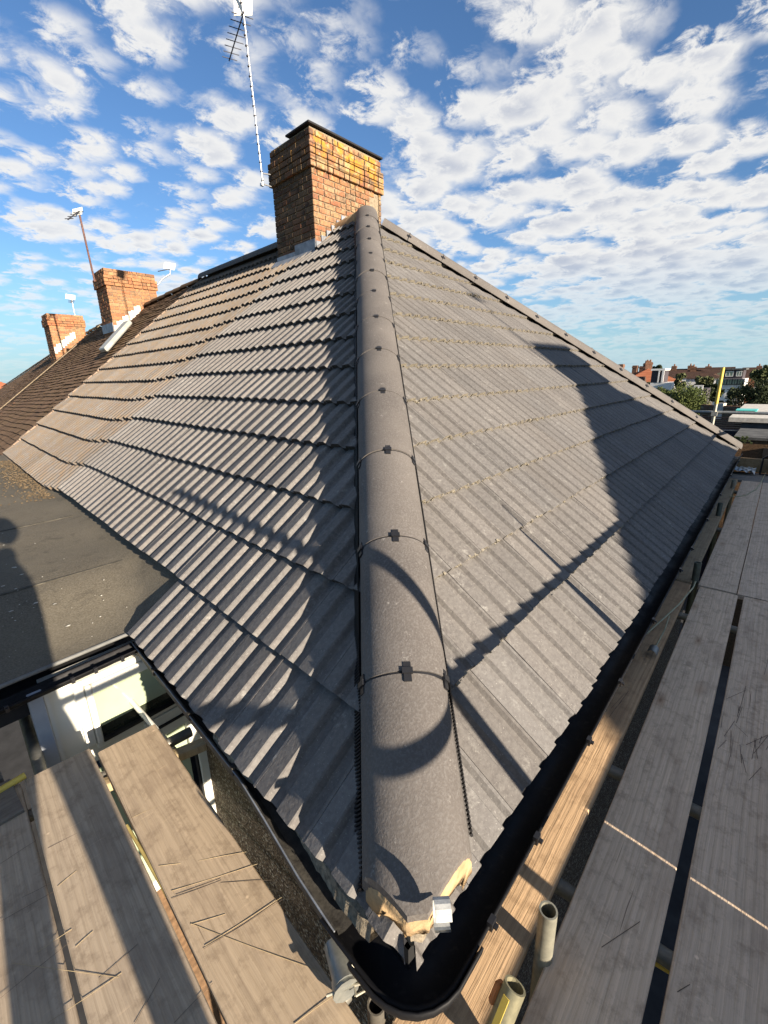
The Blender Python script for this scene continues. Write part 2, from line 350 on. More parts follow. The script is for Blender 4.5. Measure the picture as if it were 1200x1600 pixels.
def wood():
    m = NT('weathered_scaffold_board', .82, spec=.25); tint, rnd = m.objcol()
    add = m.n('ShaderNodeVectorMath', operation='ADD'); m.l(m.tc.outputs['Object'], add.inputs[0])
    cb = m.n('ShaderNodeCombineXYZ'); m.l(m.math('MULTIPLY', rnd, 37.0), cb.inputs[0]); m.l(m.math('MULTIPLY', rnd, 11.0), cb.inputs[1]); m.l(cb.outputs[0], add.inputs[1])
    v = add.outputs[0]
    warp = m.noise(m.coord(vec=v, scale=(1.2, 3, 1)), 1.5, 3, .5)
    wc = m.n('ShaderNodeVectorMath', operation='ADD'); m.l(v, wc.inputs[0])
    c2 = m.n('ShaderNodeCombineXYZ'); m.l(m.math('MULTIPLY', m.math('SUBTRACT', warp, .5), .030), c2.inputs[1]); m.l(c2.outputs[0], wc.inputs[1])
    # knots bend the grain
    kd = m.vor(m.coord(vec=v, scale=(2.1, 6.5, 1)), 1.0); kn = m.rng(kd, .03, .24, 1, 0, smooth=True); kn2 = m.rng(kd, .02, .09, 1, 0, smooth=True)
    g1 = m.noise(m.coord(vec=wc.outputs[0], scale=(1.1, 38, 38)), 1.6, 5, .62, .1)
    g2 = m.noise(m.coord(vec=wc.outputs[0], scale=(2.5, 150, 150)), 1.5, 4, .6)
    wv = m.n('ShaderNodeTexWave'); wv.bands_direction = 'Y'; wv.wave_profile = 'SAW'; m.l(m.coord(vec=wc.outputs[0], scale=(.35, 9, 1)), wv.inputs[0])
    wv.inputs['Scale'].default_value = 1.6; wv.inputs['Distortion'].default_value = 2.2; wv.inputs['Detail'].default_value = 3; wv.inputs['Detail Scale'].default_value = 1.1
    lw = m.mix(m.rng(g1, .3, .7), (.78, .76, .73), (1.10, 1.08, 1.05)); lw = m.mix(m.math('MULTIPLY', m.rng(g2, .35, .7), .5), lw, (1.3, 1.27, 1.2))
    lw = m.mix(m.math('MULTIPLY', m.rng(wv.outputs[1], .6, 1.0), .26), lw, (.62, .56, .48))
    st = m.noise(m.coord(vec=v, scale=(1.5, 4, 1)), 1.8, 5, .65); lw = m.mix(m.rng(st, .52, .78), lw, (.62, .58, .56))
    sc = m.noise(m.coord(vec=v, scale=(60, 5, 1), rot=(0, 0, .5)), 1.0, 3, .6); lw = m.mix(m.math('MULTIPLY', m.rng(sc, .66, .74), .35), lw, (1.6, 1.5, 1.35))
    lw = m.mix(m.math('MULTIPLY', kn, .6), lw, (.55, .42, .32)); lw = m.mix(kn2, lw, (.28, .2, .15))
    ck = m.noise(m.coord(vec=wc.outputs[0], scale=(1.6, 75, 1), loc=(5, 3, 0)), 1.2, 2, .5); lw = m.mix(m.math('MULTIPLY', m.rng(ck, .70, .74), .75), lw, (.22, .18, .15))
    dt = m.noise(m.coord(vec=v, scale=(9, 9, 1), loc=(2, 8, 0)), 1.6, 7, .72); lw = m.mix(m.math('MULTIPLY', m.rng(dt, .50, .68), .7), lw, (.50, .46, .42))
    sp_ = m.vor(m.coord(vec=v, scale=(16, 16, 1)), 1.0); sp2 = m.noise(m.coord(vec=v, scale=(3, 3, 1)), 1.2, 3, .6)
    lw = m.mix(m.math('MULTIPLY', m.rng(sp_, .05, .11, 1, 0), m.math('MULTIPLY', m.rng(sp2, .5, .6), .8)), lw, (1.55, 1.5, 1.42))
    m.color(m.mix(1.0, tint, lw, 'MULTIPLY'))
    m.bump(m.math('ADD', m.math('ADD', g1, m.math('MULTIPLY', g2, .6)), m.math('MULTIPLY', wv.outputs[1], .5)), .0028, .8); return m.m
M['wood'] = wood()
def galv():
    m = NT('galvanised_steel', .5, .55, .5); w = m.coord('World'); n = m.noise(w, 22, 5, .7); n2 = m.noise(w, 5, 4, .6)
    tint, _ = m.objcol(); c = m.mix(m.rng(n, .3, .7), (.24, .24, .22), (.42, .41, .36)); c = m.mix(m.math('MULTIPLY', m.rng(n2, .55, .75), .5), c, (.20, .15, .09))
    m.color(m.mix(1.0, c, tint, 'MULTIPLY')); m.bump(n, .0012, .5); return m.m
M['galv'] = galv()
M['alu'] = simple('aerial_aluminium', (.55, .55, .55), .4, .7, .2, 40, 0)
M['aerial_dark'] = simple('dark_aerial_boom', (.05, .05, .06), .5, .2, .2, 40, 0)
M['aerial_white'] = simple('white_aerial_plate', (.75, .74, .68), .5, 0, .1, 20, 0)
M['rust'] = simple('rusty_pole', (.16, .085, .07), .8, .2, .4, 30, .001)
M['yellow'] = simple('yellow_paint', (.62, .46, .09), .5, var=.15, bump=0)
M['orange'] = simple('orange_plastic', (.62, .22, .07), .5, var=.15, bump=0)
M['twine'] = simple('dry_straw', (.40, .31, .18), .9, var=.3, bump=0)
M['darkline'] = simple('dark_wire', (.10, .075, .055), .8, bump=0)
M['rope'] = simple('pale_rope', (.48, .46, .30), .9, var=.2, bump=0)
def plain_tile(name, a, b, moss=.5):
    m = NT(name, .93, spec=.15); w = m.coord('World'); at = m.n('ShaderNodeAttribute'); at.attribute_name = 'tint'
    n = m.noise(w, 1.1, 6, .65); n2 = m.noise(w, 14, 5, .7); n3 = m.noise(w, 50, 3, .6)
    c = m.mix(at.outputs['Fac'], a, b); c = m.mix(m.math('MULTIPLY', m.rng(n, .45, .7), moss), c, (.20, .13, .055)); c = m.mix(m.math('MULTIPLY', m.rng(n2, .5, .75), .5), c, (.05, .035, .022))
    c = m.mix(m.math('MULTIPLY', m.rng(n3, .62, .72), .4), c, (.30, .26, .18)); m.color(c); m.bump(n2, .006, .8); return m.m
M['plain'] = plain_tile('brown_plain_clay_tile', (.13, .078, .045), (.215, .130, .075))
M['plain_red'] = plain_tile('red_clay_tile', (.30, .10, .05), (.38, .15, .08), .25)
M['plain_dark'] = plain_tile('dark_brown_tile', (.07, .042, .034), (.11, .06, .045), .2)
M['cream'] = simple('cream_render', (.66, .58, .42), .9, var=.15, scale=1.2)
M['whitewall'] = simple('white_render', (.74, .72, .68), .9, var=.12, scale=1.2)
M['darkwall'] = simple('dark_slate_cladding', (.06, .05, .055), .8, var=.2, scale=3)
M['greywall'] = simple('grey_weathered_render', (.11, .11, .105), .95, var=.35, scale=4, bump=.01)
M['redbrickwall'] = brick_mat('red_garden_brick', [(0, (.30, .11, .06)), (.5, (.36, .16, .10)), (1, (.22, .09, .06))], False, True)
def leaf(name, a, b):
    m = NT(name, .75, spec=.25); at = m.n('ShaderNodeAttribute'); at.attribute_name = 'tint'
    m.color(m.mix(at.outputs['Fac'], a, b)); return m.m
M['leaf_bush'] = leaf('bush_leaves', (.035, .060, .014), (.115, .130, .035))
M['leaf_dark'] = leaf('dark_hedge_leaves', (.016, .026, .010), (.045, .055, .018))
M['leaf_olive'] = leaf('olive_tree_leaves', (.05, .065, .022), (.12, .12, .05))
M['bark'] = simple('tree_bark', (.10, .075, .05), .95, bump=.01)
def lawn_mat():
    m = NT('rough_grass_ground', .95, spec=.15); w = m.coord('World'); n = m.noise(w, .25, 6, .6); n2 = m.noise(w, 3, 6, .7)
    c = m.mix(m.rng(n, .35, .65), (.045, .058, .022), (.10, .085, .045)); c = m.mix(m.math('MULTIPLY', m.rng(n2, .4, .7), .5), c, (.03, .04, .014)); m.color(c); return m.m
M['ground'] = lawn_mat()
M['asphalt'] = simple('asphalt_paving', (.055, .055, .056), .9, var=.25, scale=3)
M['teal'] = simple('turquoise_plastic', (.10, .55, .50), .4, var=.08, bump=0)
M['skin'] = simple('skin', (.48, .30, .22), .6, var=.05, bump=0)
M['jacket'] = simple('navy_work_jacket', (.03, .035, .055), .9, var=.2, scale=30)
M['trousers'] = simple('grey_work_trousers', (.07, .07, .075), .9, var=.2, scale=30)
M['boot'] = simple('brown_work_boots', (.09, .055, .03), .8, var=.2)
M['hair'] = simple('dark_brown_hair', (.03, .02, .014), .8, var=.3, scale=60)
M['phone'] = simple('black_phone_shell', (.012, .012, .014), .2, var=.1, bump=0, spec=.6)
M['fleck'] = simple('pale_paint_fleck', (.46, .44, .38), .9, var=.2, bump=0)
M['soil'] = simple('brown_debris', (.15, .108, .062), .95, var=.4, scale=30, bump=.01)
M['dark_inside'] = simple('dark_underlay', (.02, .02, .022), .9, bump=0)

# ================================================================== SETTING
g = MB(); g.add([(-900, -900, ZG), (900, -900, ZG), (900, 900, ZG), (-900, 900, ZG)], [(0, 1, 2, 3)]); g.build('ground', M['ground'], kind='structure')
g = MB(); g.box((-60, -4.2, ZG+.004), (200, 0, 0), (0, 2.6, 0), (0, 0, .02)); g.build('path', M['asphalt'], kind='structure')
g = MB(); g.box((-8, -1.6, ZG+.004), (24, 0, 0), (0, 20, 0), (0, 0, .015)); g.build('patio', M['asphalt'], kind='structure')

# ================================================================== MAIN HOUSE
house = empty('terraced_house', (0, 0, ZG), 'end house under the big hipped roof of grey ribbed tiles with pebbledash walls', 'house')
# ---- walls
WO = -.28
def hp(x, y, z): return np.array([x, y, z])
c0 = lp(.28, WO, 0); c0 = np.array([-WO, .25, 0.])   # inner corner under the eaves
m = MB()
a = np.array([.27, .25, 0]); b = a+L*1.72
m.box(a+Z*ZG, b-a, -NL*.12, Z*(-ZG-.16)); m.build('wall', M['pebble'], house)
m = MB(); m.box((.27, .25, ZG), (W-.6, 0, 0), (0, .12, 0), (0, 0, -ZG-.16)); m.build('wall', M['pebble'], house)
b2 = a+L*5.0
m = MB(); m.box(b2+Z*ZG, L*3.9, -NL*.12, Z*(-ZG-.16)); m.build('wall', M['pebble'], house)
# far side wall, underside of roof
Bk = np.array([W, 0, 0])
Lb = np.array([-L[0], L[1], 0])
m = MB(); m.box((W-.35, .35, ZG), Lb*9, (-.12, 0, 0), (0, 0, -ZG-.16)); m.build('wall', M['pebble'], house)
# soffits / fascia boards
m = MB(); m.box((.0, .0, -.16), (W, 0, 0), (0, .02, 0), (0, 0, .14)); m.box((.02, .02, -.165), (W-.04, 0, 0), (0, .26, 0), (0, 0, .012)); m.build('fascia', M['dark_trim'], house)
m = MB(); m.box(lp(.0, 0, -.16), L*1.95, -NL*.02, Z*.14); m.box(lp(.05, -.02, -.165), L*1.9, -NL*.3, Z*.012); m.build('fascia', M['dark_trim'], house)
# ---- roof deck sheets under the tiles
off = -.02
TE = 9.08
RT = A+L*(TE-A@L)
m = MB()
m.add([np.array([0, 0, -.005])+nR*off, Bk+nR*off, A+nR*off-vR*.02], [(0, 1, 2)])
m.add([np.array([0, 0, -.005])+nL*off, A+nL*off-vL*.02, RT+nL*off-vL*.02, L*TE+nL*off], [(0, 1, 2, 3)])
m.add([Bk, Bk+Lb*8.2, A+L*(TE-A@L), A], [(0, 1, 2, 3)])
m.build('roof_underlay', M['dark_inside'], house)

# ---- one tile: two trapezoid rolls, thickness, front face
def tile_profile():
    p = TW/2; pts = []
    for k in range(2):
        u = k*p; H = .026
        pts += [(u+.0008, H-.006), (u+.034, H-.002), (u+.058, H+.001), (u+.063, H-.003), (u+.073, .003), (u+.078, .0), (u+.100, 0.0), (u+.107, .002), (u+.117, .018)]
    pts += [(TW-.0012, .0197)]
    return pts
PR = tile_profile(); TLEN = GR+.06; TH = .032
def tile_mesh(name, mat):
    m = MB(); n = len(PR); top = []; bot = []; vs = []
    for v in (0.0, TLEN):
        tilt = (TH+.003)*(1-v/TLEN)
        for (u, h) in PR: vs.append((u, v, h+tilt))
    for (u, h) in PR: vs.append((u, 0.003, max(h+.039-TH*.95, -.001)))
    fs = [(i, i+1, n+i+1, n+i) for i in range(n-1)]
    fs += [(2*n+i, 2*n+i+1, i+1, i) for i in range(n-1)]
    m.add(vs, fs[:n-1]); m.add(vs, fs[n-1:], 1)
    # side closures and underside of the front lip
    e0 = len(m.v); m.add([vs[0], vs[n], (PR[0][0], TLEN, -.004), (PR[0][0], 0, -.001)], [(0, 1, 2, 3)])
    m.add([vs[n-1], vs[2*n-1], (PR[-1][0], TLEN, -.004), (PR[-1][0], 0, -.001)], [(3, 2, 1, 0)])
    m.add([(PR[i][0], .003, max(PR[i][1]+.039-TH*.95, -.001)) for i in range(n)]+[(PR[i][0], .10, max(PR[i][1]-TH*.3, -.001)) for i in range(n)],
          [(i+n, i+n+1, i+1, i) for i in range(n-1)])
    return m.mesh(name, mat)
T_GREY = tile_mesh('roof_tile', [M['tile'], M['tile_edge']]); T_TAN = tile_mesh('roof_tile_tan', [M['tile_tan'], M['tile_edge_shade']])
T_LEFT = tile_mesh('roof_tile', [M['tile'], M['tile_edge_shade']])
T_GREY_L = None
tiles = []   # (matrix, kind, cutplanes, distance)
hd = unit([A[0], A[1], 0]); hn = np.array([hd[1], -hd[0], 0])          # points to the right plane side
fh = unit([A[0]-W, A[1], 0]); fn = np.array([-fh[1], fh[0], 0])        # far hip
if fn@(A-np.array([W/2, 0, 0])) > 0: fn = -fn                          # points to the front triangle
def add_tile(o, u, v, n, kind, cuts, tint=None, jit=1.0):
    o = o+v*random.gauss(0, .0022)*jit+n*random.uniform(0, .0015)
    a_ = random.gauss(0, .0035)*jit; u2 = unit(u+v*a_); v2 = unit(np.cross(n, u2))
    n2 = unit(n+v*random.gauss(0, .003)); v2 = unit(v2-n2*(v2@n2)); u2 = np.cross(v2, n2)
    cen = o+u*TW/2+v*.17
    tiles.append((o, u2, v2, n2, kind, cuts, np.linalg.norm(cen-CAM), tint))
for k in range(NROW):
    z = k*DZ; yk = z/ (vR[2]/vR[1]); xk0 = z/TSP; z2 = (k+1.25)*DZ
    for j in range(-1, 40):
        x0 = .176+(j)*TW
        o = np.array([x0, yk, z])+nR*.012-(vR*.018 if k == 0 else 0)
        # range on this row incl. lap
        lo = z/TSP; hi = W-z/TSP
        lo2 = min(z2, A[2])/TSP; hi2 = W-lo2
        if x0+TW < lo+.02 or x0 > hi-.02: continue
        cuts = []
        if x0 < lo2+.15: cuts.append((np.array([0, 0, 0]), hn, .012))
        if x0+TW > hi2-.15: cuts.append((np.array([W, 0, 0]), fn, .012))
        add_tile(o, X, vR, nR, 'g', cuts)
def sstep(x): x = min(1, max(0, x)); return x*x*(3-2*x)
for k in range(NROW):
    z = k*DZ; base = vL*(z/vL[2])
    t_lo = ((base)@L*0) ; hipx = np.array([z/TSP, z/TSP*KK, z]); t_hip = hipx@L; zz = min((k+1.25)*DZ, A[2]); hip2 = np.array([zz/TSP, zz/TSP*KK, zz])
    tend = 1.875 if k == 0 else TE
    for j in range(-2, 40):
        t0 = .083+j*TW; t1 = t0+TW
        if t1 < t_hip+.02: continue
        if k == 0 and t1 > tend+.05 and t0 < 7.9: continue
        if t0 > TE-.15: continue
        if k >= 13 and False: pass
        kind = 'l' if t0 < 5.0 else 't'
        s = sstep((t0-4.55)/1.1)
        o = L*t1+base+nL*(.012-.012*s)-vL*(.075*s+(.012 if k == 0 else 0))
        # chimney stands through the slope
        cz = o[2]
        if 4.72 < t0+TW/2 < 5.72 and z > 2.72: continue
        cuts = []
        if t0 < hip2@L+.15: cuts.append((np.array([0, 0, 0]), -hn, .012))
        add_tile(o, -L, vL, nL, kind, cuts)
tiles.sort(key=lambda q: q[6])
def tint_for(kind):
    v = random.choice([1, 1, 1, .93])*random.uniform(.93, 1.07); w = random.uniform(-.012, .012)
    if kind == 't': v *= random.uniform(.92, 1.1)
    return (v*(1+w), v, v*(1-w), 1)
far_g = []; far_t = []; far_l = []; FAR = {'g': far_g, 'l': far_l, 't': far_t}
for i, (o, u, v, n, kind, cuts, dist, tn) in enumerate(tiles):
    mat = frame_mat(o, u, v, n); me = {'g': T_GREY, 'l': T_LEFT, 't': T_TAN}[kind]; tint = tint_for(kind)
    if cuts:
        bm = bmesh.new(); bm.from_mesh(me); bm.transform(mat)
        for (P0, pn, d) in cuts:
            bmesh.ops.bisect_plane(bm, geom=bm.verts[:]+bm.edges[:]+bm.faces[:], plane_co=Vector(P0+pn*d), plane_no=Vector(-pn), clear_outer=True)
        if len(bm.faces) == 0: bm.free(); continue
        bm.verts.index_update()
        if i < 300:
            bm.transform(mat.inverted()); me = bpy.data.meshes.new('roof_tile_cut'); bm.to_mesh(me); [me.materials.append(q_) for q_ in (M['tile'], M['tile_edge'] if kind == 'g' else M['tile_edge_shade'])]
        else:
            FAR[kind].append(([tuple(q.co) for q in bm.verts], [tuple(x.index for x in f.verts) for f in bm.faces], tint, [f.material_index for f in bm.faces])); bm.free(); continue
        bm.free()
    if i < 300:
        ob = link('roof_tile', me, house); ob.matrix_basis = mat; ob.color = tint
    else:
        mt = np.array(mat); vv = [tuple((mt @ np.array([*q.co, 1]))[:3]) for q in me.vertices]
        FAR[kind].append((vv, [tuple(p.vertices) for p in me.polygons], tint, [p.material_index for p in me.polygons]))
def join_tinted(name, parts, mat, parent=None, scalar=False, mat2=None, **k):
    vs = []; fs = []; cols = []
    for (v, f, t, *_x) in parts:
        b = len(vs); vs += v; fs += [tuple(i+b for i in q) for q in f]; cols += [t]*len(v)
    me = bpy.data.meshes.new(name); me.from_pydata(vs, [], fs); me.materials.append(mat)
    if mat2:
        me.materials.append(mat2); me.polygons.foreach_set('material_index', [q for p_ in parts for q in p_[3]])
    at = me.color_attributes.new('tint', 'FLOAT_COLOR', 'POINT'); at.data.foreach_set('color', np.array(cols, dtype=np.float32).ravel())
    return tag(link(name, me, parent), **k)
join_tinted('roof_tile', far_g, M['tile_far'], house, mat2=M['tile_edge'], kind='stuff')
m = MB()
for k in range(1, NROW):
    z = k*DZ; yk = z/(vR[2]/vR[1]); x = z/TSP+.12
    while x < W-z/TSP-.1:
        dist_ = math.hypot(x-CAM[0], yk-CAM[1]); x += random.expovariate(1/(.006+.0022*dist_))
        u_ = ((x-.176) % TW) % (TW/2); hh_ = .024 if u_ < .062 or u_ > .112 else .006
        if math.sin(x*2.3+k*1.7)+math.sin(x*5.9+k*4.1)+random.gauss(0, .7) < -.3: continue
        s_ = random.choice([.003, .004, .006, .010])*random.uniform(.7, 1.2); q = np.array([x, yk, z])+nR*(.012+.030+hh_-random.uniform(0, .02))-vR*random.uniform(0, .009)
        m.box(q, X*s_*random.uniform(1, 2.2), vR*s_, nR*s_*.8)
m.build('edge_crust', M['tile_edge'], house, kind='stuff')
join_tinted('roof_tile', far_l, M['tile_far'], house, mat2=M['tile_edge_shade'], kind='stuff')
join_tinted('weathered_roof_tile', far_t, M['tile_tan_far'], house, mat2=M['tile_edge_shade'], kind='stuff')

# ---- hip caps with clips
axh = unit(A); nh = unit(np.cross(axh, np.array([hd[1], -hd[0], 0])));
if nh[2] < 0: nh = -nh
CC = hn*.036                                 # the caps sit a touch to the right of the hip line
def cap_profile(r, w, h, n=18):
    pts = []
    for i in range(n+1):
        a_ = math.pi*(1-i/n); pts.append((w*math.cos(a_), h*math.sin(a_)**.9 if 0 < i < n else 0.0))
    return pts
def cap_solid(P0, ax, side, up, s0, s1, w=.136, h=.118, taper=.0, th=.016):
    m = MB(); pr = cap_profile(0, w, h); n = len(pr)
    def ring(s, sc): return [P0+ax*s+side*(u*sc)+up*(v*sc) for (u, v) in pr]
    o0, o1 = ring(s0, 1.0+taper), ring(s1, 1.0); i0 = [P0+ax*s0+side*(u*(w-th)/w)+up*(v*(h-th)/h) for (u, v) in pr]; i1 = [P0+ax*s1+side*(u*(w-th)/w)+up*(v*(h-th)/h) for (u, v) in pr]
    vs = o0+o1+i0+i1
    fs = [(i+1, i, n+i, n+i+1) for i in range(n-1)]; m.add(vs, fs, 0, True)
    m.add(vs, [(2*n+i, 2*n+i+1, 3*n+i+1, 3*n+i) for i in range(n-1)]+[(i, i+1, 2*n+i+1, 2*n+i) for i in range(n-1)]+[(n+i+1, n+i, 3*n+i, 3*n+i+1) for i in range(n-1)]+[(0, 2*n, 3*n, n), (n-1, 2*n-1, 4*n-1, 3*n-1)])
    return m
def clip_part(P0, ax, side, up, s, ang, parent, w=.136, h=.118, big=1.0):
    u = w*math.cos(ang); v = h*math.sin(ang); p = P0+ax*s+side*u+up*v
    nn = unit(side*(u/w/w)+up*(v/h/h)); tt = unit(np.cross(ax, nn))
    m = MB(); b = big
    m.box(p-tt*.010*b-ax*.026*b-nn*.004, tt*.020*b, ax*.052*b, nn*.012)
    m.box(p-tt*.014*b-ax*.006*b-nn*.004, tt*.028*b, ax*.016*b, nn*.017)
    c = m.build('clip', M['clip'], parent)
    m = MB(); m.tube([p+nn*.006, p+nn*.0105], .0042*b, 8); return c, m
HJ = [-.30, .585, 1.13, 1.67, 2.20, 2.71, 3.21, 3.71, 4.20, 4.68, 5.16, 5.63, 6.11, 6.62]
def hip_row(P0, ax, side, up, joints, first_cut=None, end_extra=.0, detail=True):
    for i in range(len(joints)-1):
        s0, s1 = joints[i], joints[i+1]
        m = cap_solid(P0+up*(.004+random.uniform(-.003, .003))+side*random.uniform(-.0035, .0035), ax, side*(1+0*i), up, s0+.004, s1-.004, taper=.012)
        ob = m.build('hip_tile', M['cap'], house)
        v = random.uniform(.93, 1.07); ob.color = (v, v, v, 1)
        if i == 0 and first_cut:
            bm = bmesh.new(); bm.from_mesh(ob.data)
            for (q, pn) in first_cut:
                if q is first_cut[0][0]: bmesh.ops.remove_doubles(bm, verts=bm.verts, dist=1e-5)
                r_ = bmesh.ops.bisect_plane(bm, geom=bm.verts[:]+bm.edges[:]+bm.faces[:], plane_co=Vector(q), plane_no=Vector(pn), clear_outer=True)
                ed = [e for e in r_['geom_cut'] if isinstance(e, bmesh.types.BMEdge)]
                if ed:
                    for f_ in bmesh.ops.holes_fill(bm, edges=ed)['faces']: f_.smooth = False
            bmesh.ops.split_edges(bm, edges=[e for e in bm.edges if len(e.link_faces) == 2 and e.calc_face_angle(0) > .6])
            bm.to_mesh(ob.data); bm.free()
        if i > 0:
            # joint seal: thin dark union strip and three clips
            u_ = MB(); pr = cap_profile(0, .1375, .1185); n = len(pr)
            pts = [P0+side*a_+up*b_ for (a_, b_) in pr]
            wob = [random.uniform(-.003, .003) for _ in pr]
            u_.add([p+ax*(s0-.007+w_) for p, w_ in zip(pts, wob)]+[p+ax*(s0+.006+w_) for p, w_ in zip(pts, wob)], [(k+1, k, n+k, n+k+1) for k in range(n-1)])
            u_.build('union_seal', M['comb'], ob)
            if detail:
                scr = MB()
                for an in (R(28), R(88), R(158)):
                    c, mm = clip_part(P0, ax, side, up, s0, an, ob, big=1.15); scr.add(mm.v, mm.f)
                scr.build('screw_head', M['screw'], ob)
CUTF = [(lp(0, -.045, 0)+np.array([0, 0, 0]), NL), (np.array([0, .0, 0]), np.array([0, -1., 0]))]
_f = onpl(640, 1436, CC+nh*.150, nh); S_END = float(_f@hd)
CUTF = [(NL*.030, NL), (np.array([0, -.056, 0]), np.array([0, -1., 0])), (hd*S_END, -hd)]
hip_row(CC+nh*.040, axh, hn, nh, HJ, CUTF)
# mortar bedding showing under the first cap
m = MB(); P0 = CC+nh*.030
for (w_, h_, th_, nm, mt, ex) in ((.132, .114, .030, 'mortar_bedding', 'bed', .003), (.104, .086, .0, 'bedding_core', 'verge', -.022)):
  pr = cap_profile(0, w_, h_, 14); n = len(pr)
  if th_:
    m = cap_solid(P0, axh, hn, nh, -.30, .25, w=w_, h=h_, th=th_)
  else:
    m = MB(); r0 = [P0+axh*-.30+hn*u+nh*v for u, v in pr]; r1 = [P0+axh*.25+hn*u+nh*v for u, v in pr]
    m.add(r0+r1, [(i+1, i, n+i, n+i+1) for i in range(n-1)]+[(0, n, 2*n-1, n-1), tuple(range(n)), tuple(range(2*n-1, n-1, -1))])
  ob = m.build(nm, M[mt], house)
  bm = bmesh.new(); bm.from_mesh(ob.data); bmesh.ops.remove_doubles(bm, verts=bm.verts, dist=1e-5)
  for (q, pn) in [(NL*(.031+ex), NL), (np.array([0, -.057-ex, 0]), np.array([0, -1., 0])), (hd*(S_END-ex), -hd)]:
    r_ = bmesh.ops.bisect_plane(bm, geom=bm.verts[:]+bm.edges[:]+bm.faces[:], plane_co=Vector(q), plane_no=Vector(pn), clear_outer=True)
    ed = [e for e in r_['geom_cut'] if isinstance(e, bmesh.types.BMEdge)]
    if ed: bmesh.ops.holes_fill(bm, edges=ed)
  bmesh.ops.subdivide_edges(bm, edges=bm.edges[:], cuts=2, use_grid_fill=True)
  for v_ in bm.verts: v_.co += Vector((random.gauss(0, .0008), random.gauss(0, .0008), random.gauss(0, .0012)))
  bm.to_mesh(ob.data); bm.free()
# far hip
axf = unit(A-Bk); side_f = np.array([-fh[1], fh[0], 0]); upf = unit(np.cross(axf, side_f));
if upf[2] < 0: upf = -upf; side_f = -side_f
hip_row(Bk+upf*.03, axf, np.cross(upf, axf)*1.0 if True else side_f, upf, [.03+.5*i for i in range(13)]+[6.4])
# ridge caps
sr = -NL; axr = L
nr = int((TE-A@L)/.46)
for i in range(1, nr):
    s0 = A@L+.1+i*.46
    m = cap_solid(A-L*(A@L)+Z*.02, L, X, Z, s0+.004, s0+.456, taper=.01)
    ob = m.build('ridge_tile', M['cap'], house); v = random.uniform(.85, 1.0); ob.color = (v, v, v, 1)
# mortar round the apex
m = MB(); m.tube([A+Z*-.04-L*.05, A+Z*.03+L*.06, A+Z*.0+L*.25, A+Z*-.01+L*.56], [.07, .10, .10, .09], 12); m.build('apex_mortar', M['bed'], house)
# ---- comb strips either side of the caps
def comb(sgn, s_a, s_b, w0, w1, name='comb_filler'):
    m = MB(); s = s_a
    while s < s_b:
        pl = (nR if sgn > 0 else nL)
        p = CC*0+axh*s; d = hn*sgn
        d_in = unit(d-pl*(d@pl))
        o = p+d_in*w0+pl*.082+CC
        m.box(o, axh*.0045, d_in*(w1-w0)+pl*-.030, pl*.012)
        s += .0105
    # backing strip
    o = CC+axh*s_a+d_in*w0+pl*.072
    m.box(o, axh*(s_b-s_a), d_in*(w1-w0)*.8-pl*.022, pl*.003)
    m.build(name, M['comb'], house, kind='stuff')
comb(-1, .10, 6.3, .112, .149); comb(1, .20, 6.3, .116, .142)
# ---- gutters
def arc_prof(r, lipo=.006, n=12):
    out = [(r*math.cos(math.pi+math.pi*i/n), r*math.sin(math.pi+math.pi*i/n)) for i in range(n+1)]
    inn = [((r-.004)*math.cos(-math.pi*i/n), (r-.004)*math.sin(-math.pi*i/n)) for i in range(n+1)]
    return [(-r-.006, 0), (-r-.006, -.004)]+out[1:-1]+[(r+.006, -.004), (r+.006, 0)]+inn
gut = empty('gutter_set', (0, 0, 0)); bpy.data.objects.remove(gut)
rg = .056
zc_ = -.048
m = MB(); pts = []; frs = []
cL = .038; cR = -.055                       # centre lines
# from left (t=.50) to the corner, round it, along the right eave
pa = lp(.215, cL, zc_-.004); 
# intersection of centre lines
q = lp(0, cL, zc_); tI = (cR-q[1])/L[1]; PI_ = q+L*tI
pts = [pa, PI_+L*.12]; frs = [(NL, Z), (NL, Z)]
nseg = 8
for i in range(1, nseg):
    f = i/nseg; p = (1-f)**2*(PI_+L*.10)+2*f*(1-f)*(PI_)+f*f*(PI_+X*.10); tg = unit((1-f)*(PI_-(PI_+L*.10))+f*(X*.10)); nn = unit(np.cross(tg, Z)); pts.append(p); frs.append((nn if nn@NL > 0 or nn[1] < 0 else -nn, Z))
pts += [PI_+X*.16, np.array([W+.02, cR, zc_+.005])]; frs += [(-Y, Z), (-Y, Z)]
m.sweep(arc_prof(rg), pts, frs, 0, True, True); gutter = m.build('gutter', M['black'], house)
# wide moulded corner piece
m = MB(); pts2 = [PI_+L*.15]+pts[2:-2]+[PI_+X*.17]; frs2 = [(NL, Z)]+frs[2:-2]+[(-Y, Z)]
m.sweep([(-.058, -.012), (-.050, -.05), (0, -.078), (.050, -.062), (.070, -.02), (.074, .006), (.068, .008), (.062, -.016), (.045, -.052), (0, -.070), (-.044, -.045), (-.052, -.010)], [p+Z*.002 for p in pts2], frs2, 0, True, True)
m.build('gutter_corner', M['black'], house)
for xx in [.19, .47, .95, 1.38, 2.05, 2.9, 3.4, 4.3, 5.4, 6.6, 7.8]:
    m = MB(); c = np.array([xx, cR, zc_]); 
    prof = arc_prof(rg+.005); m.sweep(prof, [c-X*.011, c+X*.011], [(-Y, Z), (-Y, Z)], 0, False, True)
    m.box(c+np.array([-.012, -rg-.012, -.012]), X*.024, Y*.014, Z*.026); m.box(c+np.array([-.006, -rg-.022, -.004]), X*.012, Y*.02, Z*.008)
    m.build('bracket', M['clip'], gutter)
